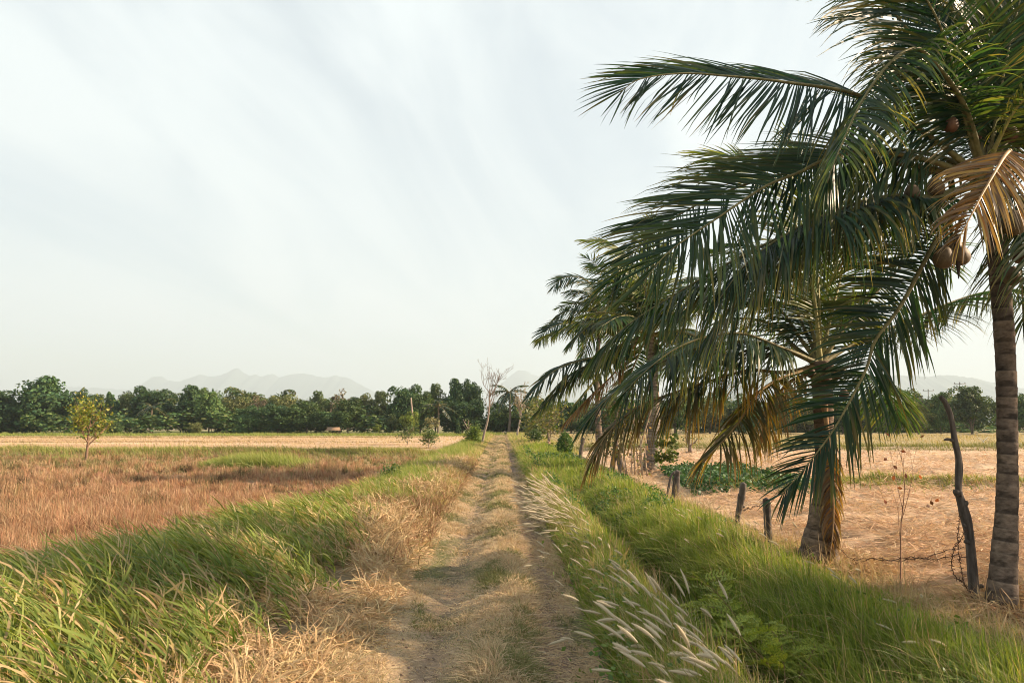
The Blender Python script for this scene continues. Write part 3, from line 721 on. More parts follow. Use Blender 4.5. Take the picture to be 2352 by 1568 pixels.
f1([(2300, 400), (2400, 370), (2510, 440), (2590, 560)], 7.8, Ll=1.0, droop=1.0, pal='olive')
f1([(2280, 330), (2320, 230), (2390, 180), (2470, 230)], 9.2, Ll=1.0, droop=.8)
f1([(2240, 330), (2210, 250), (2180, 220), (2140, 250)], 9.4, Ll=1.0, droop=.8)
f1([(2310, 440), (2370, 480), (2420, 600), (2440, 740)], 6.3, Ll=.95, droop=1.3, pal='olive')
f1([(2300, 470), (2330, 520), (2345, 620), (2350, 740)], 7.8, Ll=.9, droop=1.0, pal='olive', sref=(1, .2, 0))
for px, py, yy, s, tl in [(2168, 585, 6.35, .115, .2), (2205, 590, 6.4, .105, -.3), (2190, 555, 6.5, .10, .1), (2330, 520, 6.7, .13, .1), (2345, 575, 6.75, .11, -.1), (2325, 630, 6.7, .10, .15), (2185, 318, 6.6, .11, .3),
                          (2240, 335, 6.85, .11, 0), (2322, 340, 6.8, .12, 0), (2095, 438, 6.7, .09, 0), (2150, 428, 6.8, .10, 0)]:
    coconut(palm1, base1, pt(px, py + R.normal(0, 9) - (26 if py < 400 else 0), yy + R.normal(0, .08)), s * (.8 if py > 400 else .62), (tl, 0), (.12, .085, .05) if py > 400 else (.13, .065, .04))
V, F, C = tube(np.array([pt(2262, 440, 6.85), pt(2225, 470, 6.6), pt(2200, 520, 6.45), pt(2188, 560, 6.45)]) - base1, [.025, .02, .014, .008], 6, (.12, .08, .05)); build('fruit_stalk', V, split_deg(F), M_RACHIS, palm1, cols=C)
V, F, C = tube(np.array([pt(2199, 540, 6.4), pt(2200, 580, 6.38), pt(2202, 640, 6.38)]) - base1, [.03, .035, .004], 8, (.05, .035, .03)); build('spathe', V, split_deg(F), M_RACHIS, palm1, cols=C)

# --- unseen palm added further right to cast shade on the near trunk
base5 = np.array([10.8, 6.3, 0.])
shade_palm = thing('coconut_palm', base5, 'unseen coconut palm added beyond the right picture edge to shade the nearest trunk', 'palm tree')
h5 = np.array([10.5, 6.2, 4.9])
palm_trunk(shade_palm, base5, [base5 - [0, 0, .1], base5 + [.05, 0, 1.5], base5 + [-.05, 0, 3], h5], [.17, .11, .1, .11])
for k in range(20):
    a = k * 2.39996; el = (1.0, .6, .2, -.2, -.5)[k % 5]; Lf = 3.5
    if math.cos(a) < -.3: Lf = 2.7
    dd = np.array([math.cos(a), math.sin(a), 0])
    frond(shade_palm, base5, [h5 + dd * Lf * q * math.cos(el * (1 - .3 * q)) + UP * Lf * (math.sin(el) * q - .5 * q * q) for q in np.linspace(0, 1, 6)], Ll=.95, droop=.9, pal=('green', 'olive')[k % 2], sp=.04, lw=.042)
# --- the middle palm
Y2 = 9.0
base2 = pt(1886, 1290, Y2)
palm2 = thing('coconut_palm', base2, 'second coconut palm with flared trunk foot wrapped in a dry brown sheath', 'palm tree')
palm_trunk(palm2, base2, [pt(1880, 1302, Y2), pt(1882, 1260, Y2), pt(1891, 1190, Y2), pt(1895, 1100, Y2), pt(1893, 1000, Y2), pt(1889, 900, Y2), pt(1884, 830, Y2)], [.27, .20, .145, .125, .12, .125, .13], c1=(.12, .09, .07), c2=(.25, .18, .13))
hub = (1884, 838)
def f2(lst, Ye, **k): return frond(palm2, base2, pxs([hub] + lst, Y2, Ye), **k)
f2([(1872, 700), (1850, 580), (1800, 460), (1735, 392), (1685, 362), (1612, 352)], 9.0, Ll=.95, roll=50, droop=.2, pal='yellow', wind=.05)
f2([(1880, 680), (1868, 520), (1848, 400), (1815, 310)], 9.8, Ll=.9, droop=.3, pal='yellow', sref=(1, .2, 0))
f2([(1905, 740), (1925, 660), (1950, 560), (1960, 470)], 9.9, Ll=.9, droop=.35, pal='yellow', sref=(1, .2, 0))
f2([(1930, 765), (1985, 700), (2060, 622), (2107, 575), (2150, 572), (2185, 620)], 9.4, Ll=.9, roll=60, droop=.7, pal='olive')
f2([(1960, 790), (2083, 738), (2174, 698), (2270, 669), (2360, 670)], 10.2, Ll=.95, roll=12, droop=1.2, pal='green')
f2([(1834, 815), (1793, 798), (1709, 767), (1630, 772), (1550, 802), (1480, 855), (1430, 905)], 8.0, Ll=1.05, roll=15, droop=1.25, pal='olive')
f2([(1800, 800), (1720, 785), (1610, 797), (1512, 835), (1440, 880), (1385, 925), (1345, 972)], 8.6, Ll=1.05, roll=12, droop=1.0, pal='green')
f2([(1802, 855), (1722, 850), (1640, 872), (1552, 900), (1470, 932), (1400, 990), (1355, 1065)], 8.4, Ll=1.0, roll=10, droop=1.5, pal='orange')
f2([(1849, 851), (1790, 870), (1740, 904), (1712, 948), (1672, 1000), (1612, 1062)], 8.0, Ll=.95, roll=0, droop=1.5, pal='orange')
f2([(1850, 860), (1810, 880), (1775, 930), (1755, 1000)], 9.6, Ll=.9, roll=0, droop=1.4, pal='dead')
f2([(1840, 780), (1790, 710), (1710, 665), (1620, 680), (1550, 730)], 9.8, Ll=1.0, roll=10, droop=1.0, pal='green')
f2([(1830, 800), (1760, 740), (1660, 735), (1590, 780), (1530, 840)], 10.6, Ll=1.0, roll=10, droop=1.1, pal='olive')
f2([(1850, 760), (1800, 660), (1720, 590), (1620, 570)], 10.5, Ll=.95, roll=15, droop=.7, pal='olive')
f2([(1820, 810), (1740, 800), (1660, 830), (1580, 890), (1530, 960)], 8.8, Ll=1.05, droop=1.3, pal='green')
f2([(1860, 740), (1830, 640), (1780, 580), (1700, 560)], 9.6, Ll=1.0, roll=20, droop=.8, pal='green')
f2([(1930, 850), (1990, 860), (2040, 900), (2070, 970)], 10.4, Ll=.9, roll=0, droop=1.2, pal='olive')
f2([(1895, 760), (1905, 700), (1900, 660), (1880, 650)], 11.8, Ll=.95, droop=.6, sref=(1, 0, 0))
frond(palm2, base2, [pt(1893, 930, 8.85), pt(1903, 1010, 8.8), pt(1912, 1110, 8.8), pt(1914, 1200, 8.78), pt(1905, 1290, 8.72)], Ll=.42, roll=0, droop=3.0, pal='dead', pet=.15, sref=(1, .25, 0), sp=.03, wind=-.05, lw=.03)
for px, py, yy in [(1908, 848, 8.8), (1922, 858, 8.9), (1880, 868, 8.8), (1864, 856, 8.9), (1938, 905, 8.9), (1900, 872, 8.75)]:
    coconut(palm2, base2, pt(px, py, yy), .06, (.1, 0), (.13, .065, .035))

# --- two palms further along the fence
Y3 = 26.0
base3 = pt(1496, 1087, Y3)
palm3 = thing('coconut_palm', base3, 'grey trunked coconut palm behind dry vine stems, left of the creeper patch', 'palm tree')
palm_trunk(palm3, base3, [pt(1490, 1090, Y3), pt(1497, 1050, Y3), pt(1502, 970, Y3), pt(1500, 860, Y3), pt(1490, 770, Y3)], [.36, .26, .21, .19, .19], c1=(.2, .16, .13), c2=(.36, .30, .25), ring=.13, n=14)
hub = (1490, 770)
def f3(lst, Ye, **k): return frond(palm3, base3, pxs([hub] + lst, Y3, Ye), **dict(dict(sp=.055, lw=.08, rr=.045, Ll=1.35), **k))
f3([(1470, 660), (1440, 590), (1404, 561), (1347, 552)], 25, droop=.4, pal='yellow', roll=40)
f3([(1500, 660), (1502, 580), (1498, 505)], 26.5, droop=.3, pal='yellow', sref=(1, .2, 0))
f3([(1440, 790), (1408, 812), (1335, 827), (1276, 850), (1236, 887), (1215, 908)], 24.5, droop=.8, roll=20, pal='green')
f3([(1440, 800), (1380, 825), (1309, 860), (1250, 920)], 25.5, droop=1.1, pal='olive', roll=10)
f3([(1450, 800), (1408, 860), (1350, 915), (1299, 969)], 26, droop=1.3, pal='dead')
f3([(1430, 700), (1380, 680), (1330, 700), (1300, 740)], 27, droop=.9, pal='green')
f3([(1420, 740), (1360, 745), (1310, 790)], 24, droop=1.0, pal='olive')
f3([(1520, 690), (1570, 640), (1630, 640)], 27, droop=.8, pal='green')
f3([(1540, 760), (1600, 760), (1650, 810)], 27, droop=1.0, pal='olive')
f3([(1480, 680), (1450, 620), (1420, 600)], 29, droop=.6, pal='green', sref=(1, .3, 0))
f3([(1530, 810), (1570, 850), (1600, 910)], 25, droop=1.2, pal='olive')
f3([(1460, 690), (1410, 620), (1360, 610)], 24.5, droop=.6, pal='olive', roll=20)
h3 = pt(1490, 770, Y3)
for k in range(22):
    a = k * 2.39996; el = (1.25, .9, .55, .2, -.2)[k % 5]; dd = np.array([math.cos(a), math.sin(a), 0]); Lf = 4.0
    frond(palm3, base3, [h3 + dd * Lf * q * math.cos(el * (1 - .35 * q)) + UP * Lf * (math.sin(el) * q - .55 * q * q) + np.array([-.5, 0, 0]) * q * q for q in np.linspace(0, 1, 6)], Ll=1.2, droop=.8, roll=R.normal(0, 20), pal=('olive', 'yellow', 'green', 'olive')[k % 4], sp=.06, lw=.07, rr=.045)
Y4 = 44.0
base4 = pt(1376, 1036, Y4)
palm4 = thing('coconut_palm', base4, 'slender coconut palm whose feathery fronds stick out farthest left against the sky', 'palm tree')
palm_trunk(palm4, base4, [pt(1378, 1040, Y4), pt(1374, 960, Y4), pt(1372, 820, Y4), pt(1386, 725, Y4)], [.26, .17, .14, .14], ring=.15, n=12)
hub = (1386, 722)
def f4(lst, Ye, **k): return frond(palm4, base4, pxs([hub] + lst, Y4, Ye), **dict(dict(sp=.065, lw=.09, rr=.05, Ll=1.6, roll=40, wind=.1), **k))
f4([(1365, 665), (1345, 643), (1316, 635), (1289, 641), (1269, 662)], 43, droop=.35)
f4([(1365, 712), (1340, 716), (1300, 716), (1272, 735)], 45, droop=.4)
f4([(1370, 730), (1349, 744), (1316, 741), (1283, 745), (1254, 761), (1238, 786)], 42, droop=.6)
f4([(1385, 660), (1370, 610), (1340, 590)], 46, droop=.3, pal='olive')
f4([(1410, 680), (1450, 650), (1490, 670)], 43, droop=.6)
f4([(1410, 730), (1450, 740), (1480, 790)], 44, droop=.9, pal='olive')
f4([(1395, 660), (1410, 620), (1440, 600)], 47, droop=.4)
f4([(1375, 745), (1350, 780), (1335, 830)], 44, droop=1., pal='olive')

h4 = pt(1386, 722, Y4)
for k in range(14):
    a = k * 2.39996; el = (1.2, .8, .4, 0)[k % 4]; dd = np.array([math.cos(a), math.sin(a), 0]); Lf = 3.6
    frond(palm4, base4, [h4 + dd * Lf * q * math.cos(el * (1 - .35 * q)) + UP * Lf * (math.sin(el) * q - .55 * q * q) for q in np.linspace(0, 1, 6)], Ll=1.25, droop=.6, roll=R.normal(0, 20), pal=('green', 'olive')[k % 2], sp=.08, lw=.085, rr=.05)
# ------------------------------------------------------------------ branching trees
def branches(rng, base, h, r, levels=3, nb=4, lean=(0, 0), spread=.8, up=.5, first=.35, wig=.12, curve=None):
    """returns tubes, twig points with directions"""
    tubes, tips = [], []
    def grow(p, d, L, r, lv):
        k = 7; P = [p]; dd = d
        for j in range(k - 1):
            dd = norm(dd + rng.normal(0, wig, 3) + UP * up * .08); P.append(P[-1] + dd * L / (k - 1))
        P = np.array(P); rr = np.linspace(r, r * (.35 if lv else .5), k)
        tubes.append((P, rr))
        if lv >= levels:
            for j in range(2, k): tips.append((P[j], dd))
            return
        for b in range(nb + (lv == 0)):
            f = rng.uniform(first if lv == 0 else .3, 1.0); q = f * (k - 1); j = min(int(q), k - 2)
            pp = P[j] + (P[j + 1] - P[j]) * (q - j)
            side = norm(np.cross(dd, rng.normal(0, 1, 3)))
            nd_ = norm(norm(P[j + 1] - P[j]) * (1 - spread * .5) + side * spread + UP * up * .4)
            grow(pp, nd_, L * rng.uniform(.42, .7), max(r * .5 * (1.1 - f * .4), r * .2), lv + 1)
        grow(P[-1], norm(dd + rng.normal(0, .2, 3)), L * .45, r * .45, lv + 1)
    grow(np.asarray(base, float), norm(np.array([lean[0], lean[1], 1.])), h * .55, r, 0)
    return tubes, tips

def tubes_geo(tubes, col, nmax=8):
    parts = []
    for P, rr in tubes:
        parts.append(tube(P, rr, nmax if rr[0] > .03 else 4, np.asarray(col) * R.uniform(.75, 1.25)))
    V, F, C = join(parts); return V, split_deg(F), C

def leafy(name, label, cat, px, py, Y, h, r, seed, leafcols, lsize, nper, bark=(.22, .17, .13), group=None, spreadr=.18, **kw):
    b = pt(px, py, Y); b[2] = float(hz(b[0], b[1])) - .03 if Y < 170 else b[2]
    t = thing(name, b, label, cat, group); rng = np.random.default_rng(seed)
    tubes, tips = branches(rng, (0, 0, 0), h, r, **kw)
    V, F, C = tubes_geo(tubes, bark); build('trunk', V, F, M_BARK, t, cols=C, smooth=True)
    if nper:
        P = np.array([p for p, d in tips]); D = np.array([d for p, d in tips])
        P = np.repeat(P, nper, 0) + rng.normal(0, spreadr, (len(P) * nper, 3)); m = len(P)
        V, F, C = leafcloud(P, np.tile([.2, -.1, .8], (m, 1)), lsize * R.uniform(.7, 1.3, m), palette(m, leafcols), 1.9)
        build('crown', V, F, M_NEARLEAF, t, cols=C)
    return t

YG = [(.24, .25, .035), (.17, .21, .035), (.32, .29, .05), (.10, .15, .03)]
leafy('sapling', 'small yellow green leafed sapling alone in the brown left field', 'tree', 197, 1056, 35.5, 3.6, .075, 11, YG, .095, 3, (.24, .15, .10), levels=2, nb=7, spread=.66, up=.7, first=.36, spreadr=.17)
def vase_tree(name, label, trunk, Y, crown, r, seed):
    """leafless tree: a curved trunk, then long twigs fanning up to fill the crown"""
    rng = np.random.default_rng(seed); pts = [pt(px, py, Y) for px, py in trunk]; b = np.array(pts[0]); b[2] = float(hz(b[0], b[1])) - .05; pts[0] = b
    Q, L = spline(pts, 30); Q = Q - b
    t = thing(name, b, label, 'tree'); tubes = []
    V, F, C = tube(Q, np.linspace(r, r * .4, 30), 10, (.27, .215, .17)); build('trunk', V, split_deg(F), M_BARK, t, cols=C, smooth=True)
    def twig(p, d, L, r, lv):
        P = [p]
        for j in range(7): d = norm(d + rng.normal(0, .10, 3) + UP * .10); P.append(P[-1] + d * L / 7)
        P = np.array(P); tubes.append((P, np.linspace(r, max(r * .4, .008), 8)))
        if lv < 3:
            for k in range(rng.integers(2, 4)):
                j = int(rng.integers(2, 8)); dd = norm(norm(P[min(j, 7)] - P[j - 1]) + norm(rng.normal(0, 1, 3)) * .8); twig(P[j], dd, L * rng.uniform(.45, .7), max(r * .5, .009), lv + 1)
    for k in range(crown):
        j = int(rng.integers(15, 30)); a = rng.uniform(0, 6.28); twig(Q[j], norm(np.array([math.cos(a) * .75, math.sin(a) * .75, 1.])), L * rng.uniform(.34, .5), r * .28, 0)
    V, F, C = tubes_geo(tubes, (.17, .135, .115), 6); build('twigs', V, F, M_BARK, t, cols=C)
vase_tree('bare_tree', 'tall leafless pale tree leaning over the left edge of the track', [(1107, 1026), (1112, 995), (1120, 965), (1124, 930), (1125, 895)], 58, 8, .115, 5)
leafy('bare_tree', 'forked leafless stem beside the foot of the tall bare tree', 'tree', 1100, 1026, 57.5, 3.2, .09, 8, [(.10, .13, .04)], .12, 1, (.36, .28, .22), levels=1, nb=3, lean=(-.55, 0), spread=.4, up=.7)
leafy('bare_tree', 'thin grey leafless tree right of the far end of the track', 'tree', 1188, 1003, 88, 7.0, .13, 21, [(.2, .15, .09)], .15, 1, (.32, .26, .21), levels=2, nb=4, spread=.6, up=.8)
leafy('open_shrub', 'open branching shrub with sparse olive leaves beside the ivy bush', 'shrub', 1262, 1016, 50, 4.6, .10, 31, [(.14, .15, .045), (.20, .18, .06), (.09, .12, .035)], .13, 4, (.30, .23, .17), levels=2, nb=5, spread=1., up=.4, first=.15, spreadr=.3)
leafy('open_shrub', 'loose olive shrub at the right edge of the far track end', 'shrub', 1225, 1008, 62, 4.2, .09, 33, [(.12, .14, .04), (.09, .12, .035)], .16, 5, (.25, .2, .15), levels=2, nb=5, spread=1., up=.4, first=.1, spreadr=.35)
leafy('dead_shrub', 'forked leafless stump shrub in the far right field', 'shrub', 1586, 1042, 41, 1.9, .13, 35, [(.10, .13, .04)], .08, 1, (.20, .15, .12), levels=2, nb=3, spread=.7, up=.6, first=.2)
leafy('dead_shrub', 'small bare bush in the tan field right of the leaning post', 'shrub', 1454, 1003, 75, 1.8, .07, 36, None, 0, 0, (.24, .19, .15), levels=2, nb=3, spread=.8, up=.6, first=.1)
leafy('green_bush', 'low green bush at the foot of the tall bare tree', 'bush', 1090, 1022, 56, 1.6, .05, 37, [(.10, .16, .03), (.14, .19, .04)], .09, 12, levels=2, nb=5, spread=1.1, up=.3, first=.05, spreadr=.22)
leafy('green_bush', 'feathery young tree on the left bund before the wood', 'bush', 935, 1020, 62, 2.0, .04, 38, [(.07, .12, .03), (.10, .14, .04)], .08, 2, levels=2, nb=6, spread=1., up=.4, first=.1, spreadr=.22)
leafy('green_bush', 'sparse feathery weed bush on the bund near the bare tree', 'bush', 985, 1026, 54, 1.5, .03, 39, [(.07, .12, .03), (.10, .14, .04)], .08, 5, levels=2, nb=4, spread=.9, up=.4, first=.1, spreadr=.2)
leafy('green_bush', 'low leafy bush mid way along the left bank of the track', 'bush', 905, 1112, 20.5, .5, .02, 40, [(.08, .13, .03), (.11, .15, .04)], .05, 9, levels=2, nb=5, spread=1.1, up=.3, first=.05, spreadr=.13)
leafy('green_bush', 'small dark shrub right of the thin bare stem on the right verge', 'bush', 1232, 1018, 58, 1.2, .03, 41, [(.06, .10, .03)], .08, 8, levels=2, nb=4, spread=1., up=.3, first=.05, spreadr=.18)
# dry sapling in front of the stubble
leafy('dry_sapling', 'thin dry sapling with a few red brown leaves before the stubble', 'sapling', 2066, 1330, 7.9, 2.1, .011, 52, [(.30, .10, .05)], .045, 0, (.34, .2, .13), levels=2, nb=2, lean=(.14, 0), spread=.35, up=.9, first=.15, wig=.05)
t = bpy.data.objects['dry_sapling']
rng = np.random.default_rng(4); P = np.stack([rng.uniform(-.3, .5, 16), rng.uniform(-.15, .15, 16), rng.uniform(.8, 1.8, 16)], 1)
V, F, C = leafcloud(P, np.tile([0., -1, .2], (16, 1)), np.full(16, .04), palette(16, [(.32, .11, .05), (.22, .08, .04)]), 1.6); build('foliage', V, F, M_NEARLEAF, t, cols=C)

# ivy bush, ivy trunk with dry vine stems
def ivy(label, px, py, Y, w, h, n, name='ivy_bush', cols=((.07, .14, .02), (.10, .18, .03), (.045, .10, .02))):
    b = pt(px, py, Y); b[2] = float(hz(b[0], b[1]))
    t = thing(name, b, label, 'bush')
    d = norm(R.normal(0, 1, (n, 3))); cl = fbm(d[:, 0] * 3 + 9, d[:, 2] * 3 + d[:, 1] * 3, 71)
    rad = (.72 + .4 * cl) * (.8 + .25 * R.random(n)); P = d * rad[:, None] * np.array([w, w, h * .5]); P[:, 2] += h * .5; P[:, 0] *= 1 - .35 * np.clip(P[:, 2] / h - .55, 0, 1)
    V, F, C = leafcloud(P, d + [0, 0, .4], R.uniform(.035, .07, n) * Y / 34, palette(n, cols), 1.5); build('foliage', V, F, M_NEARLEAF, t, cols=C)
    tb = [(spline([(0, 0, -.05), (.04, 0, h * .3), (-.03, .02, h * .7)], 8)[0], np.linspace(.09, .04, 8)), (spline([(.1, -.1, -.05), (w * .45, -.15, h * .3), (w * .6, -.1, h * .5)], 8)[0], np.linspace(.06, .03, 8))]
    V, F, C = tubes_geo(tb, (.26, .17, .11)); build('stem', V, F, M_BARK, t, cols=C)
    return t
ivy('dense bright green ivy bush grown over a stump right of the track', 1298, 1054, 33.5, .42, 1.35, 3000)
def stem_group(name, label, cat, b, paths, r0, r1, col, mat=M_BARK, extra=None):
    t = thing(name, b, label, cat)
    for P in paths:
        Q, L = spline(P, 14); V, F, C = tube(Q - b, np.linspace(r0, r1, 14) * R.uniform(.7, 1.2), 7, np.asarray(col) * R.uniform(.8, 1.2)); build('stem', V, split_deg(F), mat, t, cols=C, smooth=True)
    return t
b = gnd(1408, 1086)
t = stem_group('vine_covered_tree', 'leaning old trunk wrapped in dry and green vines left of the grey palm', 'tree', b,
               [[pt(1404, 1088, 25.5), pt(1412, 1040, 25.5), pt(1418, 980, 25.4), pt(1412, 920, 25.3)], [pt(1432, 1090, 25.3), pt(1425, 1060, 25.3), pt(1416, 1020, 25.4)]], .16, .08, (.2, .16, .13))
m = 700; q = R.random(m); P = np.array([pt(1410 + 30 * a + 10 * bb, 1050 - 140 * c, 25.3 + .4 * bb) for a, bb, c in zip(R.normal(0, .5, m), R.normal(0, 1, m), q)]) - b
V, F, C = leafcloud(P, np.tile([0., -.4, .6], (m, 1)), R.uniform(.05, .11, m), palette(m, [(.10, .12, .04), (.2, .14, .07), (.30, .2, .12), (.07, .1, .03)]), 1.5); build('foliage', V, F, M_NEARLEAF, t, cols=C)
for lab, paths in [('bundle of dry leaning vine stems between the ivy trunk and grey palm', [[pt(1440 + k * 9, 1090, 24.5), pt(1436 + k * 9 + R.normal(0, 4), 1030, 24.5), pt(1432 + k * 10 + R.normal(0, 9), 950 + R.normal(0, 15), 24.6)] for k in range(5)]),
                   ('two thin dry saplings close before the grey palm trunk', [[pt(1476, 1092, 23), pt(1472, 1030, 23), pt(1466, 960, 23)], [pt(1486, 1092, 23), pt(1482, 1040, 23), pt(1487, 985, 23)]])]:
    b = np.array(paths[0][0]); t = stem_group('dead_vine', lab, 'dry stems', b, paths, .035, .018, (.40, .29, .2))
    m = 160; P = np.array([np.array(paths[int(k)][1]) for k in R.integers(0, len(paths), m)]) - b + R.normal(0, 1, (m, 3)) * [.22, .2, .7]
    V, F, C = leafcloud(P, np.tile([0., -.4, .6], (m, 1)), R.uniform(.04, .09, m), palette(m, [(.35, .24, .14), (.12, .14, .045), (.26, .15, .09)]), 1.6); build('foliage', V, F, M_NEARLEAF, t, cols=C)
m = 260
b = pt(1520, 1040, 25); t = stem_group('leafy_climber', 'round leafed green climber reaching out right from the grey palm trunk', 'climber', b, [[pt(1500, 1060, 25.2), pt(1530, 1020, 25), pt(1555, 1012, 24.9)], [pt(1502, 1050, 25.2), pt(1535, 1050, 25), pt(1558, 1040, 24.9)]], .02, .012, (.2, .17, .1))
P = np.array([pt(1505 + 52 * a, (1018 if c < .5 else 1048) + 9 * d, 25 + .2 * d) for a, c, d in zip(R.random(m), R.random(m), R.normal(0, 1, m))]) - b
V, F, C = leafcloud(P, np.tile([0., -.6, .6], (m, 1)), R.uniform(.09, .15, m), palette(m, [(.09, .13, .03), (.13, .16, .04)]), 1.2); build('foliage', V, F, M_NEARLEAF, t, cols=C)

# feathery mimosa like plants in the ditch
def feather_plant(label, stems, Y, seed):
    rng = np.random.default_rng(seed)
    b = np.array(pt(*stems[0][0], Y)); b[2] = float(hz(b[0], b[1]))
    t = thing('feather_leaf_plant', b, label, 'plant')
    for path in stems:
        Q, L = spline([pt(px, py, Y + .15 * k) for k, (px, py) in enumerate(path)], 24); Q = Q - b
        V, F, C = tube(Q, np.linspace(.006, .002, 24), 5, (.20, .13, .06)); build('stem', V, split_deg(F), M_BARK, t, cols=C)
        for f in np.linspace(.3, 1, 9):
            p0 = Q[int(f * 23)]; tan = norm(Q[int(f * 23)] - Q[int(f * 23) - 1])
            for sgn in (-1, 1):
                d = norm(np.array([sgn * rng.uniform(.5, 1), rng.normal(0, .5), rng.uniform(.0, .45)]) + tan * .5)
                Lr = rng.uniform(.18, .30); k = 9
                s = np.linspace(0, 1, k)
                Rr = p0 + d * Lr * s[:, None] + np.array([0, 0, -.10]) * (s ** 2)[:, None]
                parts = []
                side = norm(np.cross(d, UP + rng.normal(0, .3, 3)))
                for j in range(1, k):
                    for s2 in (-1, 1):
                        pl = rng.uniform(.05, .075) * (1 - .35 * s[j]); dd = norm(side * s2 + d * .55 + UP * rng.normal(0, .2))
                        mm = 14; q = np.linspace(.1, 1, mm)
                        pp = Rr[j] + dd * pl * q[:, None]; ld = norm(np.cross(dd, np.cross(side, d)) + .3 * dd)
                        lf = np.concatenate([pp[:, None] + ld * (.011 * np.array([0, .5, 1]))[None, :, None], pp[:, None] - ld * (.011 * np.array([0, .5, 1]))[None, :, None]])
                        w = np.broadcast_to(dd * .0022 * np.array([.6, 1, .3])[None, :, None], lf.shape)
                        parts.append(strips(lf, w, np.repeat(palette(2 * mm, [(.27, .32, .045), (.34, .36, .055), (.17, .24, .035)])[:, None], 3, 1)))
                V, F, C = join(parts); build('leaf', V, F, M_NEARLEAF, t, cols=C)
    return t
feather_plant('tall feathery leaved plant rising from the ditch', [[(1745, 1520), (1700, 1430), (1655, 1370), (1612, 1328)], [(1740, 1525), (1690, 1440), (1640, 1395), (1590, 1390)]], 5.9, 1)
feather_plant('wide spreading feathery plant low in the ditch near the camera', [[(1800, 1590), (1760, 1520), (1700, 1465), (1660, 1440)], [(1805, 1590), (1800, 1520), (1790, 1470), (1760, 1435)], [(1815, 1590), (1850, 1530), (1870, 1490), (1890, 1475)], [(1830, 1600), (1880, 1575), (1905, 1565), (1925, 1570)]], 5.1, 2)

# ------------------------------------------------------------------ fence posts and wire
def post(name, label, path, rad, Y, col, knobs=(), dY=0):
    pts = [pt(px, py, Y + dY * k / (len(path) - 1)) for k, (px, py) in enumerate(path)]
    b = np.array(pts[0]); b[2] = float(hz(b[0], b[1])) - .06; pts[0] = b
    Q, L = spline(pts, 60); q = np.linspace(0, 1, 60)
    r = np.interp(q, np.linspace(0, 1, len(rad)), rad) * (1 + .12 * (vnoise(q * 14, 0 * q + Y, 4) - .5) * 2)
    V, F, C = tube(Q - b, r, 14, col)
    n = 14; th = np.tile(np.arange(14), 60); qq = np.repeat(q, 14)
    gro = vnoise(th * 1.0, qq * 2.5 + Y, 6)
    ax = np.repeat(Q - b, 14, 0); V[:840] = ax + (V[:840] - ax) * (.86 + .28 * gro)[:, None]
    C[:840] = np.asarray(col) * (.55 + .9 * gro)[:, None]
    V[840] += norm(Q[-1] - Q[-2]) * r[-1] * .6
    t = build(name, V, split_deg(F), M_BARK, cols=C, smooth=True)
    t.location = tuple(b); tag(t, label, 'post', 'old fence posts')
    for (f, dx, dz, L2, r2) in knobs:
        p = Q[int(f * 59)] - b; d = norm(np.array([dx, -.25, dz])); rr = np.interp(f, q, r)
        s = np.linspace(0, 1, 7)[:, None]
        Pk = p + d * (rr * .4 + L2 * s) + np.array([0, 0, .12 * L2]) * np.sin(s * 3)
        V, F, C = tube(Pk, np.array([1.35, 1.2, 1., .9, .95, .8, .4]) * r2, 9, np.asarray(col) * .9); build('branch_stub', V, split_deg(F), M_BARK, t, cols=C, smooth=True)
    return t
GREY = (.11, .092, .08)
post('fence_post', 'tall crooked grey branch post with stubs beside the nearest palm', [(2243, 1395), (2236, 1330), (2226, 1225), (2212, 1165), (2202, 1125), (2203, 1060), (2193, 1010), (2185, 960), (2172, 925), (2160, 911)], [.052, .052, .048, .043, .045, .033, .031, .029, .025, .023], 7.15, GREY,
     [(.79, -1, .12, .13, .016), (.55, -.8, .1, .05, .035), (.50, .7, .1, .04, .03), (.33, -.9, -.1, .06, .022), (.40, -.9, .2, .05, .02), (.13, 1, .15, .07, .022)])
post('fence_post', 'short thick weathered post left of the flared palm trunk', [(1766, 1262), (1763, 1200), (1760, 1146)], [.055, .056, .052], 10.3, (.095, .082, .072))
post('fence_post', 'thin knobbly leaning post with a thicker head', [(1690, 1214), (1696, 1178), (1702, 1150), (1706, 1126), (1708, 1110)], [.04, .045, .05, .065, .055], 12.2, (.13, .108, .092), [(.55, .8, -.3, .06, .03), (.75, -.8, .2, .05, .03)])
post('fence_post', 'dark split post with jagged top and a leaning brace', [(1548, 1152), (1552, 1120), (1556, 1082)], [.08, .085, .065], 16.4, (.10, .085, .075), [(.92, -.3, .9, .08, .02)])
post('fence_brace', 'thin stick leaning against the dark split post', [(1528, 1118), (1540, 1098), (1549, 1083)], [.03, .028, .026], 16.3, (.12, .10, .09))
post('fence_post', 'straight grey post leaning right, beside the ivy bush', [(1330, 1072), (1334, 1040), (1340, 1006)], [.085, .08, .075], 29.5, (.15, .12, .10))
post('fence_post', 'short brown stump post left of the ivy bush', [(1259, 1036), (1259, 1024), (1259, 1014)], [.14, .14, .12], 46, (.26, .17, .12))
def wire(label, pts, strands=1):
    Q, L = spline(pts, 90); b = Q[0].copy()
    q = np.linspace(0, 1, 90); Q = Q + np.stack([0 * q, .006 * np.sin(q * 90), .012 * np.sin(q * 23) + .006 * np.sin(q * 71)], 1)
    parts = [tube(Q - b, .0035, 5)]
    for k in range(4, 88, 5):
        d = norm(R.normal(0, 1, 3)) * .022
        for e in (d, norm(np.cross(d, [0.3, 1, .2])) * .022): parts.append(tube(np.array([Q[k] - e, Q[k], Q[k] + e]) - b, .003, 4))
    V, F, C = join(parts); t = build('barbed_wire', V, split_deg(F), M_WIRE); t.location = tuple(b)
    return tag(t, label, 'wire', 'barbed wire strands')
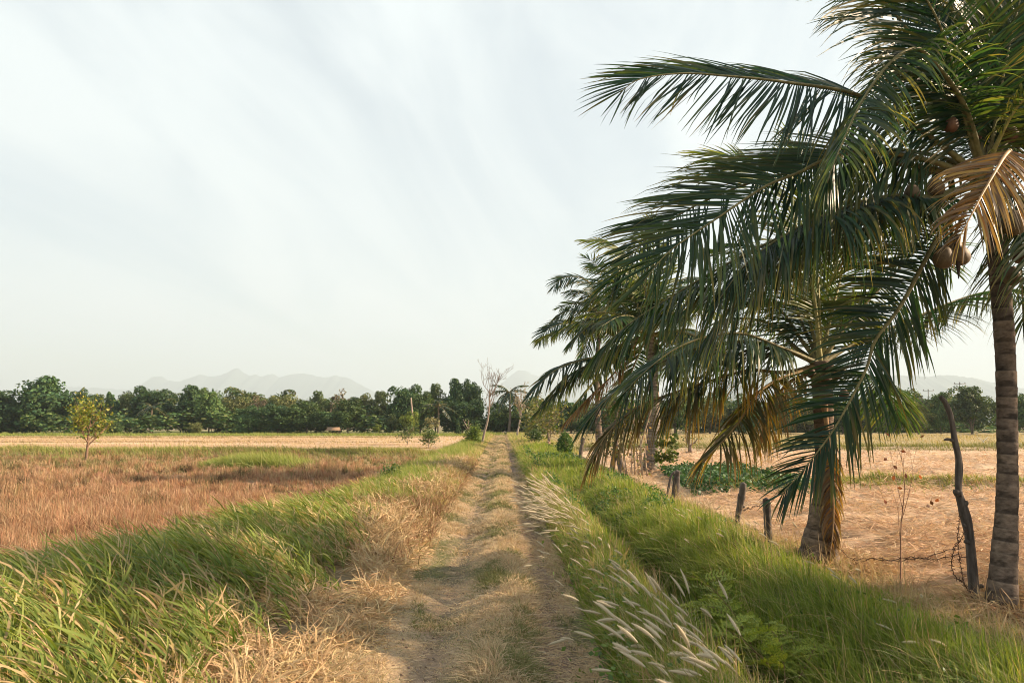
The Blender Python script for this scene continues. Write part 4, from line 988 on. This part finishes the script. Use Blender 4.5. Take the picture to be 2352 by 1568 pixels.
wire('upper slack barbed wire from the flared palm to the crooked post', [pt(1915, 1250, 8.85), pt(1955, 1280, 8.5), pt(2000, 1284, 8.2), pt(2080, 1282, 7.8), pt(2140, 1275, 7.4), pt(2215, 1255, 7.12)])
wire('lower barbed wire running straight to the crooked post', [pt(1940, 1308, 8.8), pt(1985, 1285, 8.4), pt(2060, 1286, 8), pt(2150, 1281, 7.5), pt(2226, 1277, 7.08)])
wire('loose barbed wire end hanging down the crooked post', [pt(2206, 1180, 7.05), pt(2200, 1230, 7.0), pt(2205, 1290, 7.0), pt(2216, 1340, 7.02), pt(2238, 1378, 7.05)])
wire('second hanging wire tangle left of the crooked post', [pt(2222, 1215, 7.08), pt(2192, 1260, 7.0), pt(2188, 1310, 7.0), pt(2222, 1350, 7.05)])
wire('slack barbed wire between the two short posts', [pt(1700, 1172, 12.1), pt(1725, 1166, 11.2), pt(1762, 1152, 10.25)])

# ------------------------------------------------------------------ far trees
def crown_mesh(seed, nc, nl, w, z0, leaf, cols, top=1., shell=.55, flat=1., cr=(.12, .22), kind='round'):
    rng = np.random.default_rng(seed)
    d = norm(rng.normal(0, 1, (nc, 3))); rr = shell + (1 - shell) * rng.random(nc)
    rr = rr * rng.uniform(.62, 1.22, nc); Cc = d * rr[:, None] * np.array([w, w, (top - z0) * .5 * flat]) * .82; Cc[:, 2] += (z0 + top) * .5
    if kind == 'tall': Cc[:, :2] *= (1.15 - .75 * np.clip((Cc[:, 2:3] - z0) / (top - z0), 0, 1))
    nc2 = nc; rad = rng.uniform(cr[0] * .6, cr[1] * .9, nc)
    tone = rng.uniform(.65, 1.35, nc)
    k = rng.integers(0, nc, nl); dd = norm(rng.normal(0, 1, (nl, 3)) + [0, 0, .25])
    P = Cc[k] + dd * (rad[k] * (.45 + .6 * rng.random(nl) ** .6))[:, None] * [1, 1, .8]
    P[:, 2] = np.maximum(P[:, 2], .02)
    col = np.asarray(cols)[rng.integers(0, len(cols), nl)] * (tone[k] * rng.uniform(.75, 1.25, nl))[:, None]
    return leafcloud(P, dd + [0, 0, .3], leaf * rng.uniform(.6, 1.4, nl), col, 1.25, .7), Cc, rad
DK = [(.055, .11, .04), (.042, .092, .042), (.08, .13, .042)]
MD = [(.08, .135, .04), (.11, .155, .044), (.062, .115, .04)]
OL = [(.13, .145, .05), (.17, .165, .06), (.10, .125, .045)]
YL = [(.13, .17, .03), (.17, .20, .035), (.10, .14, .03)]
PA = [(.22, .20, .09), (.28, .25, .13), (.16, .16, .07)]
BR = [(.16, .12, .08), (.20, .15, .10), (.10, .10, .05)]
KIND = {}
def treekind(key, seed, nc, nl, w, z0, leaf, cols, **kw):
    (V, F, C), Cc, rad = crown_mesh(seed, nc, nl, w, z0, leaf, cols, **kw)
    t = thing(key, (0, -50, -40), None, None)
    rng = np.random.default_rng(seed + 1)
    tb = [(spline([(0, 0, -.02), (rng.normal(0, .015), 0, .25), (rng.normal(0, .03), 0, .6)], 8)[0], np.linspace(.022, .009, 8))]
    for j in rng.choice(len(Cc), min(9, len(Cc)), replace=False):
        z = rng.uniform(max(.08, z0 * .5), .5); c = Cc[j]; tb.append((spline([(0, 0, z), c * [.5, .5, 0] + [0, 0, (z + c[2]) * .5], c], 6)[0], np.linspace(.010, .003, 6)))
    TV, TF, TC = tubes_geo(tb, (.2, .16, .12), 6)
    build('crown', V, F, M_LEAF, t, cols=C); build('trunk', TV, TF, M_FARBARK, t, cols=TC)
    KIND[key] = t
treekind('broadleaf_tree', 1, 74, 12000, .42, .05, .034, DK, kind='tall')
treekind('dense_tree', 2, 66, 12000, .45, .04, .032, DK)
treekind('bushy_tree', 3, 60, 10000, .48, .06, .032, MD, cr=(.10, .2))
treekind('olive_tree', 4, 52, 7000, .44, .10, .029, OL, cr=(.09, .17))
treekind('round_tree', 5, 30, 4200, .46, .30, .040, YL, shell=.5)
treekind('pale_tree', 6, 26, 1500, .46, .30, .040, PA, shell=.6, cr=(.08, .14))
treekind('thin_tree', 7, 34, 1300, .42, .25, .034, BR, cr=(.07, .15))
treekind('airy_tree', 8, 64, 8500, .46, .10, .027, [(.06, .095, .03), (.085, .11, .04), (.05, .08, .03)], cr=(.08, .16))
treekind('columnar_tree', 9, 24, 3000, .30, .05, .05, DK, cr=(.10, .17), kind='tall')
first = set()
def tree(kind, px, halfw, top, Y, label, base=None, rz=None, group='trees of the far wood'):
    b = pt(px, 970, Y); b[2] = -.3 if Y > 100 else float(hz(b[0], b[1])) - .05
    h = CAMH - b[2] + (970 - top) / FPX * Y; w = halfw / FPX * Y / .46
    rz = R.random() * 6.28 if rz is None else rz
    src = KIND[kind]
    if kind not in first:
        first.add(kind); src.location = tuple(b); src.rotation_euler = (0, 0, rz); src.scale = (w, w, h); return tag(src, label, 'tree', group)
    return copy_tree(src, b, rz, (w, w, h), label, group, 'tree')
TREES = [
    ('dense_tree', -12, 60, 890, 122, 'dark bushy tree cut by the left end of the wood'),
    ('broadleaf_tree', 92, 78, 857, 124, 'tallest dark broad tree at the left end of the far wood'),
    ('columnar_tree', 146, 22, 886, 128, 'narrow dark tree on the right shoulder of the tallest left tree'),
    ('dense_tree', 182, 40, 891, 126, 'dark round tree behind the yellow sapling'),
    ('airy_tree', 222, 26, 899, 132, 'small loose tree right behind the yellow sapling'),
    ('columnar_tree', 252, 30, 892, 128, 'dark pointed tree in the dip right of the yellow sapling'),
    ('airy_tree', 290, 34, 898, 132, 'pale green airy tree left of the wide dark crown'),
    ('dense_tree', 352, 58, 885, 130, 'wide dark crown behind the pale feathery palm'),
    ('broadleaf_tree', 436, 44, 879, 130, 'dark tree with raised crown under the left mountain peak slope'),
    ('bushy_tree', 480, 40, 893, 127, 'mid green tree right of the raised dark crown'),
    ('columnar_tree', 487, 14, 884, 131, 'thin dark spire tree below the mountain peak'),
    ('olive_tree', 545, 46, 907, 131, 'olive tree below the highest mountain peak'),
    ('thin_tree', 592, 36, 901, 133, 'brownish thin leaved tree right below the mountain peak'),
    ('dense_tree', 572, 38, 928, 118, 'low dark rounded tree in front below the mountain peak'),
    ('olive_tree', 655, 44, 902, 132, 'olive tree right of the brownish thin tree'),
    ('dense_tree', 640, 48, 925, 119, 'low dark front tree left of the thatched hut'),
    ('bushy_tree', 705, 46, 920, 120, 'dark front tree closest left of the thatched hut'),
    ('airy_tree', 728, 32, 891, 134, 'loose olive crown rising behind the thatched hut'),
    ('thin_tree', 780, 34, 885, 136, 'grey brown sparse crown above the thatched hut'),
    ('bushy_tree', 800, 46, 913, 119, 'rounded mid green tree right behind the thatched hut'),
    ('olive_tree', 838, 34, 900, 132, 'olive tree between hut and bare palm stem'),
    ('airy_tree', 872, 30, 891, 131, 'small loose crown left of the bare palm stem'),
    ('dense_tree', 928, 48, 880, 126, 'dark flat topped tree behind the bare palm stem'),
    ('bushy_tree', 966, 38, 900, 121, 'mid green tree right of the bare palm stem'),
    ('airy_tree', 1000, 38, 873, 128, 'feathery mid green crown left of the highest far crowns'),
    ('broadleaf_tree', 1048, 34, 863, 126, 'highest dark crown left of the tall bare tree'),
    ('dense_tree', 1084, 34, 868, 127, 'dark crown directly behind the tall bare tree'),
    ('dense_tree', 1060, 60, 915, 119, 'low dark mass of leaves at the foot of the highest crowns'),
    ('bushy_tree', 1150, 40, 925, 121, 'low green tree behind the far end of the track'),
    ('thin_tree', 1200, 30, 905, 128, 'brownish bare crown right of the small far palm'),
    ('bushy_tree', 1240, 44, 912, 118, 'green tree under the lowest left palm frond'),
    ('dense_tree', 1310, 56, 915, 112, 'dark green tree behind the ivy bush'),
    ('bushy_tree', 1390, 56, 920, 112, 'mid green tree behind the ivy covered trunk'),
    ('dense_tree', 1470, 56, 915, 112, 'dark green tree behind the grey trunked palm'),
    ('bushy_tree', 1550, 56, 918, 110, 'mid green tree behind the forked stump'),
    ('olive_tree', 1630, 56, 914, 110, 'olive tree right of the forked stump, behind the fronds'),
    ('dense_tree', 1710, 56, 916, 110, 'dark tree behind the orange hanging fronds'),
    ('bushy_tree', 1790, 56, 920, 110, 'mid green tree behind the second palm crown, left side'),
    ('olive_tree', 1860, 50, 922, 108, 'olive tree directly behind the flared palm trunk'),
    ('bushy_tree', 1935, 50, 925, 107, 'mid green tree right of the flared palm trunk'),
    ('olive_tree', 2000, 48, 922, 108, 'olive tree behind the hanging broken frond'),
    ('airy_tree', 2062, 40, 924, 107, 'pale loose tree left of the power pole'),
    ('olive_tree', 2108, 42, 919, 106, 'olive rounded tree below the power pole'),
    ('bushy_tree', 2160, 30, 902, 105, 'dark green tree behind the top of the crooked post'),
    ('airy_tree', 2232, 58, 879, 104, 'big loose green tree between crooked post and nearest palm trunk'),
    ('bushy_tree', 2352, 46, 905, 104, 'green tree at the right end behind the nearest trunk'),
    ('olive_tree', 2440, 60, 895, 106, 'olive tree beyond the right end of the field'),
    ('round_tree', 937, 26, 942, 110, 'rounded bright yellow green tree before the dark wood'),
    ('airy_tree', 901, 17, 946, 111, 'dull green tree touching the yellow green round tree'),
    ('pale_tree', 993, 20, 955, 108, 'small pale cream crowned tree before the dark wood'),
    ('round_tree', 865, 12, 974, 108, 'small light green bush left of the yellow green round tree'),
    ('columnar_tree', 1053, 12, 962, 106, 'small pointed green tree left of the tall bare tree'),
    ('olive_tree', 450, 20, 968, 112, 'low olive bush at the wood foot, left field side'),
    ('bushy_tree', 260, 30, 968, 113, 'low green bush at the wood foot right of the sapling'),
]
for k, px, hw, top, Y, lab in TREES: tree(k, px, hw, top, Y, lab)

# palms standing in the wood: a shared crown of fronds
def farpalm_mesh():
    t = thing('far_palm', (0, -60, -40), None, None)
    P = spline([(0, 0, 0), (.25, 0, 3), (.1, 0, 6.5)], 16)[0]
    V, F, C = tube(P, np.linspace(.22, .14, 16), 8, (.26, .2, .15)); build('trunk', V, split_deg(F), M_FARBARK, t, cols=C)
    for k in range(15):
        a = k * 2.4; el = [.9, .5, .1, -.3][k % 4]; d = np.array([math.cos(a), math.sin(a), 0]); L = 3.4
        pts = [P[-1] + d * L * s * math.cos(el * (1 - s * .3)) + UP * L * (math.sin(el) * s - .55 * s * s * (1.1 - .3 * el)) for s in np.linspace(0, 1, 6)]
        frond(t, np.zeros(3), pts, Ll=.95, droop=.9, pal='green', sp=.16, lw=.17, rr=.06, wind=.05)
    return t
fp = farpalm_mesh()
for j, (px, hubpy, Y, lab) in enumerate([(1168, 902, 118, 'small dark palm right of the tall bare tree'), (1006, 932, 114, 'pale green palm standing before the dark wood'),
                                         (348, 936, 121, 'light green feathery palm before the wide dark crown')]):
    b = pt(px, 970, Y); b[2] = -.3; hh = CAMH + .3 + (970 - hubpy) / FPX * Y; s = hh / 6.5
    if j == 0: o = fp; o.location = tuple(b); o.scale = (max(s, .95),) * 2 + (s,); tag(o, lab, 'palm tree', 'palms in the far wood')
    else: copy_tree(fp, b, j * 1.3, (max(s, .95),) * 2 + (s,), lab, 'palms in the far wood', 'palm tree')
b = pt(946, 985, 110); b[2] = -.3
V, F, C = tube(np.array([pt(949, 990, 110), pt(947, 950, 110), pt(944, 913, 110)]) - b, [.17, .14, .11], 8, (.30, .23, .18))
t = build('bare_palm_stem', V, split_deg(F), M_BARK, cols=C); t.location = tuple(b); tag(t, 'crownless pale palm stem rising above the yellow green round tree', 'dead palm')

# mass of the wood behind the front row, and its undergrowth
def wood(name, label, n_, yr, hr, xr, leaf, cols, per):
    parts = []
    for _ in range(n_):
        (V, F, C), _a, _b = crown_mesh(int(R.integers(1e6)), 16, per, .5, .0, leaf, cols, cr=(.14, .25))
        w = R.uniform(7, 12); h = R.uniform(*hr); V = V * [w, w, h] + [R.uniform(*xr), R.uniform(*yr), -.4]; parts.append((V, F, C))
    V, F, C = join(parts); tag(build(name, V, F, M_LEAF, cols=C), label, 'wood', kind='stuff')
wood('far_wood', 'dense green wood closing the field behind the front row of trees', 95, (136, 156), (7.6, 10.2), (-165, 160), .036, MD + OL + DK[:1], 2600)
wood('undergrowth', 'low bushes filling the foot of the far wood', 150, (119, 131), (2.4, 5.4), (-150, 150), .06, DK + MD + OL[:1], 500)

# hut
b = pt(767, 970, 116); b[2] = -.3
hut = thing('thatched_hut', b, 'small thatched hut at the foot of the far wood', 'hut')
w, d, e, r = 1.15, .9, .75, 1.25
V = np.array([(-w, -d, e), (w, -d, e), (w, d, e), (-w, d, e), (-w * .85, 0, r), (w * .85, 0, r), (-w, -d, e - .1), (w, -d, e - .1), (w, d, e - .1), (-w, d, e - .1)], float) + [0, 0, .2]
build('roof', V, [np.array([(0, 1, 5, 4), (2, 3, 4, 5), (6, 7, 1, 0), (8, 9, 3, 2), (7, 8, 2, 1), (9, 6, 0, 3), (9, 8, 7, 6)]), np.array([(1, 2, 5), (3, 0, 4)])], M_THATCH, hut)
def box(c, s):
    c = np.array(c); s = np.array(s) / 2
    V = np.array([(x, y, z) for x in (-1, 1) for y in (-1, 1) for z in (-1, 1)], float) * s + c
    return V, np.array([(0, 1, 3, 2), (4, 6, 7, 5), (0, 4, 5, 1), (2, 3, 7, 6), (0, 2, 6, 4), (1, 5, 7, 3)])
for bx in [(-.95, -.72), (.95, -.72), (-.95, .72), (.95, .72)]:
    V, F = box((bx[0], bx[1], .42), (.09, .09, .86)); build('post', V, F, M_HUTWALL, hut)
V, F = box((0, .7, .4), (1.8, .05, .75)); build('wall', V, F, M_HUTWALL, hut)

# power poles beyond the right trees
def power_pole(px, top, Y, label):
    b = pt(px, 970, Y); b[2] = -.3; h = CAMH + .3 + (970 - top) / FPX * Y
    t = thing('power_pole', b, label, 'power pole', 'power poles beyond the right field')
    V, F, C = tube(np.array([(0, 0, 0), (0, 0, h)]), [.2, .13], 8); build('pole', V, split_deg(F), M_STEEL, t)
    V, F = box((0, -.14, h - .5), (3.4, .14, .16)); build('crossarm', V, F, M_STEEL, t)
    for x in (-1.5, 0, 1.5):
        V, F, C = tube(np.array([(x, -.14, h - .42), (x, -.14, h - .2), (x, -.14, h)]), [.1, .16, .06], 6); build('insulator', V, split_deg(F), M_STEEL, t)
power_pole(2137, 894, 210, 'power pole with crossarm standing clear above the olive trees')
power_pole(2211, 878, 200, 'power pole partly hidden behind the big loose green tree')
b = gnd(2258, 1020); tt = stem_group('forked_stick', 'white forked stick standing in the far right grass', 'stick', b, [[b, pt(2258, 1012, b[1]), pt(2248, 1006, b[1])], [b, pt(2259, 1013, b[1]), pt(2268, 1004, b[1])]], .05, .03, (.6, .56, .52))

# ------------------------------------------------------------------ hills
def ridge(prof, Y, seed, name='hills'):
    P = np.array(prof, float); xs = np.arange(P[0, 0], P[-1, 0], 3.0); tops = np.interp(xs, P[:, 0], P[:, 1])
    tops = tops + (fbm(xs / 9, xs * 0, seed) - .5) * 3.5
    top = np.array([pt(a, b_, Y) for a, b_ in zip(xs, tops)])
    rows = []
    for f, dy in [(0, -.16), (.35, -.1), (.7, -.045), (1, 0), (.7, .05), (0, .14)]:
        q = top.copy(); q[:, 1] += dy * Y * (.7 + .6 * fbm(xs / 25, xs * 0 + dy * 30, seed + 2)); q[:, 2] = np.where(True, -5 + (top[:, 2] + 5) * np.clip(f + (0 if f in (0, 1) else .12) * (fbm(xs / 14, xs * 0 + f * 9, seed + 4) - .5), 0, 1), 0); rows.append(q)
    V = np.concatenate(rows); nn = len(xs)
    i = (np.arange(5)[:, None] * nn + np.arange(nn - 1)[None]).ravel()
    tag(build(name, V, np.stack([i, i + 1, i + nn + 1, i + nn], 1), M_HILL, smooth=True), kind='structure')
ridge([(60, 968), (157, 888), (205, 890), (290, 895), (328, 888), (342, 875), (349, 866), (372, 864), (386, 875), (410, 876), (431, 869), (458, 860), (485, 864), (509, 861), (533, 849), (547, 845), (560, 857), (574, 863), (588, 859), (601, 866), (615, 859), (629, 859), (642, 866), (666, 860), (700, 857), (728, 864), (748, 867), (772, 862), (805, 870), (834, 887), (864, 901), (960, 968)], 8200, 3)
ridge([(1080, 968), (1150, 882), (1178, 858), (1190, 851), (1205, 850), (1220, 858), (1260, 872), (1400, 880), (1600, 968)], 8900, 5)
ridge([(1560, 968), (1660, 880), (1722, 858), (1760, 862), (1850, 872), (1950, 872), (2016, 868), (2060, 862), (2133, 865), (2150, 861), (2191, 862), (2235, 868), (2285, 879), (2352, 892), (2440, 910), (2560, 968)], 5200, 7)

# ------------------------------------------------------------------ air
hx = 11500
V, F = box((0, 5600, 345), (2 * hx, 13000, 2 * 345 + 4))
V[:, 2] = np.where(V[:, 2] < 0, -6.5, 700)
m, nt, out = newmat('air_haze')
vp = nd(nt, 'ShaderNodeVolumePrincipled'); vp.inputs['Color'].default_value = (.54, .64, .72, 1); vp.inputs['Density'].default_value = .00023; vp.inputs['Anisotropy'].default_value = .1
nt.links.new(vp.outputs[0], out.inputs['Volume'])
tag(build('haze', V, F, m), 'pale even haze filling the air over the fields', 'haze', kind='stuff')

# ------------------------------------------------------------------ sky and sun
SUN_EL, SUN_AZ = math.radians(26), math.radians(86)
w = bpy.data.worlds.new('World'); SC.world = w; w.use_nodes = True
nt = w.node_tree; nt.nodes.clear(); L = nt.links.new
out = nd(nt, 'ShaderNodeOutputWorld'); bg = nd(nt, 'ShaderNodeBackground'); bg.inputs[1].default_value = .05
sky = nd(nt, 'ShaderNodeTexSky', sky_type='NISHITA'); sky.sun_disc = False; sky.sun_elevation = SUN_EL; sky.sun_rotation = SUN_AZ; sky.dust_density = .2; sky.air_density = 1.2; sky.ozone_density = .6
tc = nd(nt, 'ShaderNodeTexCoord'); sx = nd(nt, 'ShaderNodeSeparateXYZ'); L(tc.outputs['Generated'], sx.inputs[0])
zz = nd(nt, 'ShaderNodeMath', operation='ADD'); zz.inputs[1].default_value = .30; L(sx.outputs[2], zz.inputs[0])
zm = nd(nt, 'ShaderNodeMath', operation='MAXIMUM'); zm.inputs[1].default_value = .05; L(zz.outputs[0], zm.inputs[0])
dx = nd(nt, 'ShaderNodeMath', operation='DIVIDE'); L(sx.outputs[0], dx.inputs[0]); L(zm.outputs[0], dx.inputs[1])
dy = nd(nt, 'ShaderNodeMath', operation='DIVIDE'); L(sx.outputs[1], dy.inputs[0]); L(zm.outputs[0], dy.inputs[1])
cx = nd(nt, 'ShaderNodeCombineXYZ'); L(dx.outputs[0], cx.inputs[0]); L(dy.outputs[0], cx.inputs[1])
mp = nd(nt, 'ShaderNodeMapping', vector_type='TEXTURE'); mp.inputs['Rotation'].default_value = (0, 0, math.radians(-13)); mp.inputs['Scale'].default_value = (.72, 2.1, 1); mp.inputs['Location'].default_value = (2.3, .4, 0)
L(cx.outputs[0], mp.inputs[0])
n1 = nd(nt, 'ShaderNodeTexNoise'); n1.inputs['Scale'].default_value = 2.1; n1.inputs['Detail'].default_value = 9; n1.inputs['Roughness'].default_value = .54; n1.inputs['Distortion'].default_value = .7
L(mp.outputs[0], n1.inputs[0])
mr = nd(nt, 'ShaderNodeMapRange', interpolation_type='SMOOTHSTEP'); mr.inputs[1].default_value = .30; mr.inputs[2].default_value = .68; mr.inputs[3].default_value = .64; mr.inputs[4].default_value = 1.0
L(n1.outputs[0], mr.inputs[0])
mx = nd(nt, 'ShaderNodeMix', data_type='RGBA'); L(mr.outputs[0], mx.inputs[0]); L(sky.outputs[0], mx.inputs[6]); mx.inputs[7].default_value = (6.25, 6.75, 6.85, 1)
L(mx.outputs[2], bg.inputs[0]); L(bg.outputs[0], out.inputs[0])

sd = np.array([math.cos(SUN_EL) * math.sin(SUN_AZ), math.cos(SUN_EL) * math.cos(SUN_AZ), math.sin(SUN_EL)])
sl = bpy.data.lights.new('sun', 'SUN'); sl.energy = 5.0; sl.angle = math.radians(.6); sl.color = (1, .77, .54)
so = bpy.data.objects.new('sun', sl); COL.objects.link(so); so.rotation_euler = Vector(-sd).to_track_quat('-Z', 'Y').to_euler(); so.location = (60, 0, 40)

SC.view_settings.view_transform = 'Standard'; SC.view_settings.look = 'None'; SC.view_settings.exposure = 1.62; SC.view_settings.gamma = 1
SC.render.engine = 'CYCLES'
cy = SC.cycles
cy.filter_width = 1.0; cy.use_adaptive_sampling = False; cy.max_bounces = 5; cy.diffuse_bounces = 3; cy.glossy_bounces = 2; cy.transmission_bounces = 3; cy.volume_bounces = 1; cy.transparent_max_bounces = 4
cy.use_denoising = True; cy.denoiser = 'OPENIMAGEDENOISE'; cy.denoising_input_passes = 'RGB_ALBEDO_NORMAL'; cy.denoising_prefilter = 'ACCURATE'
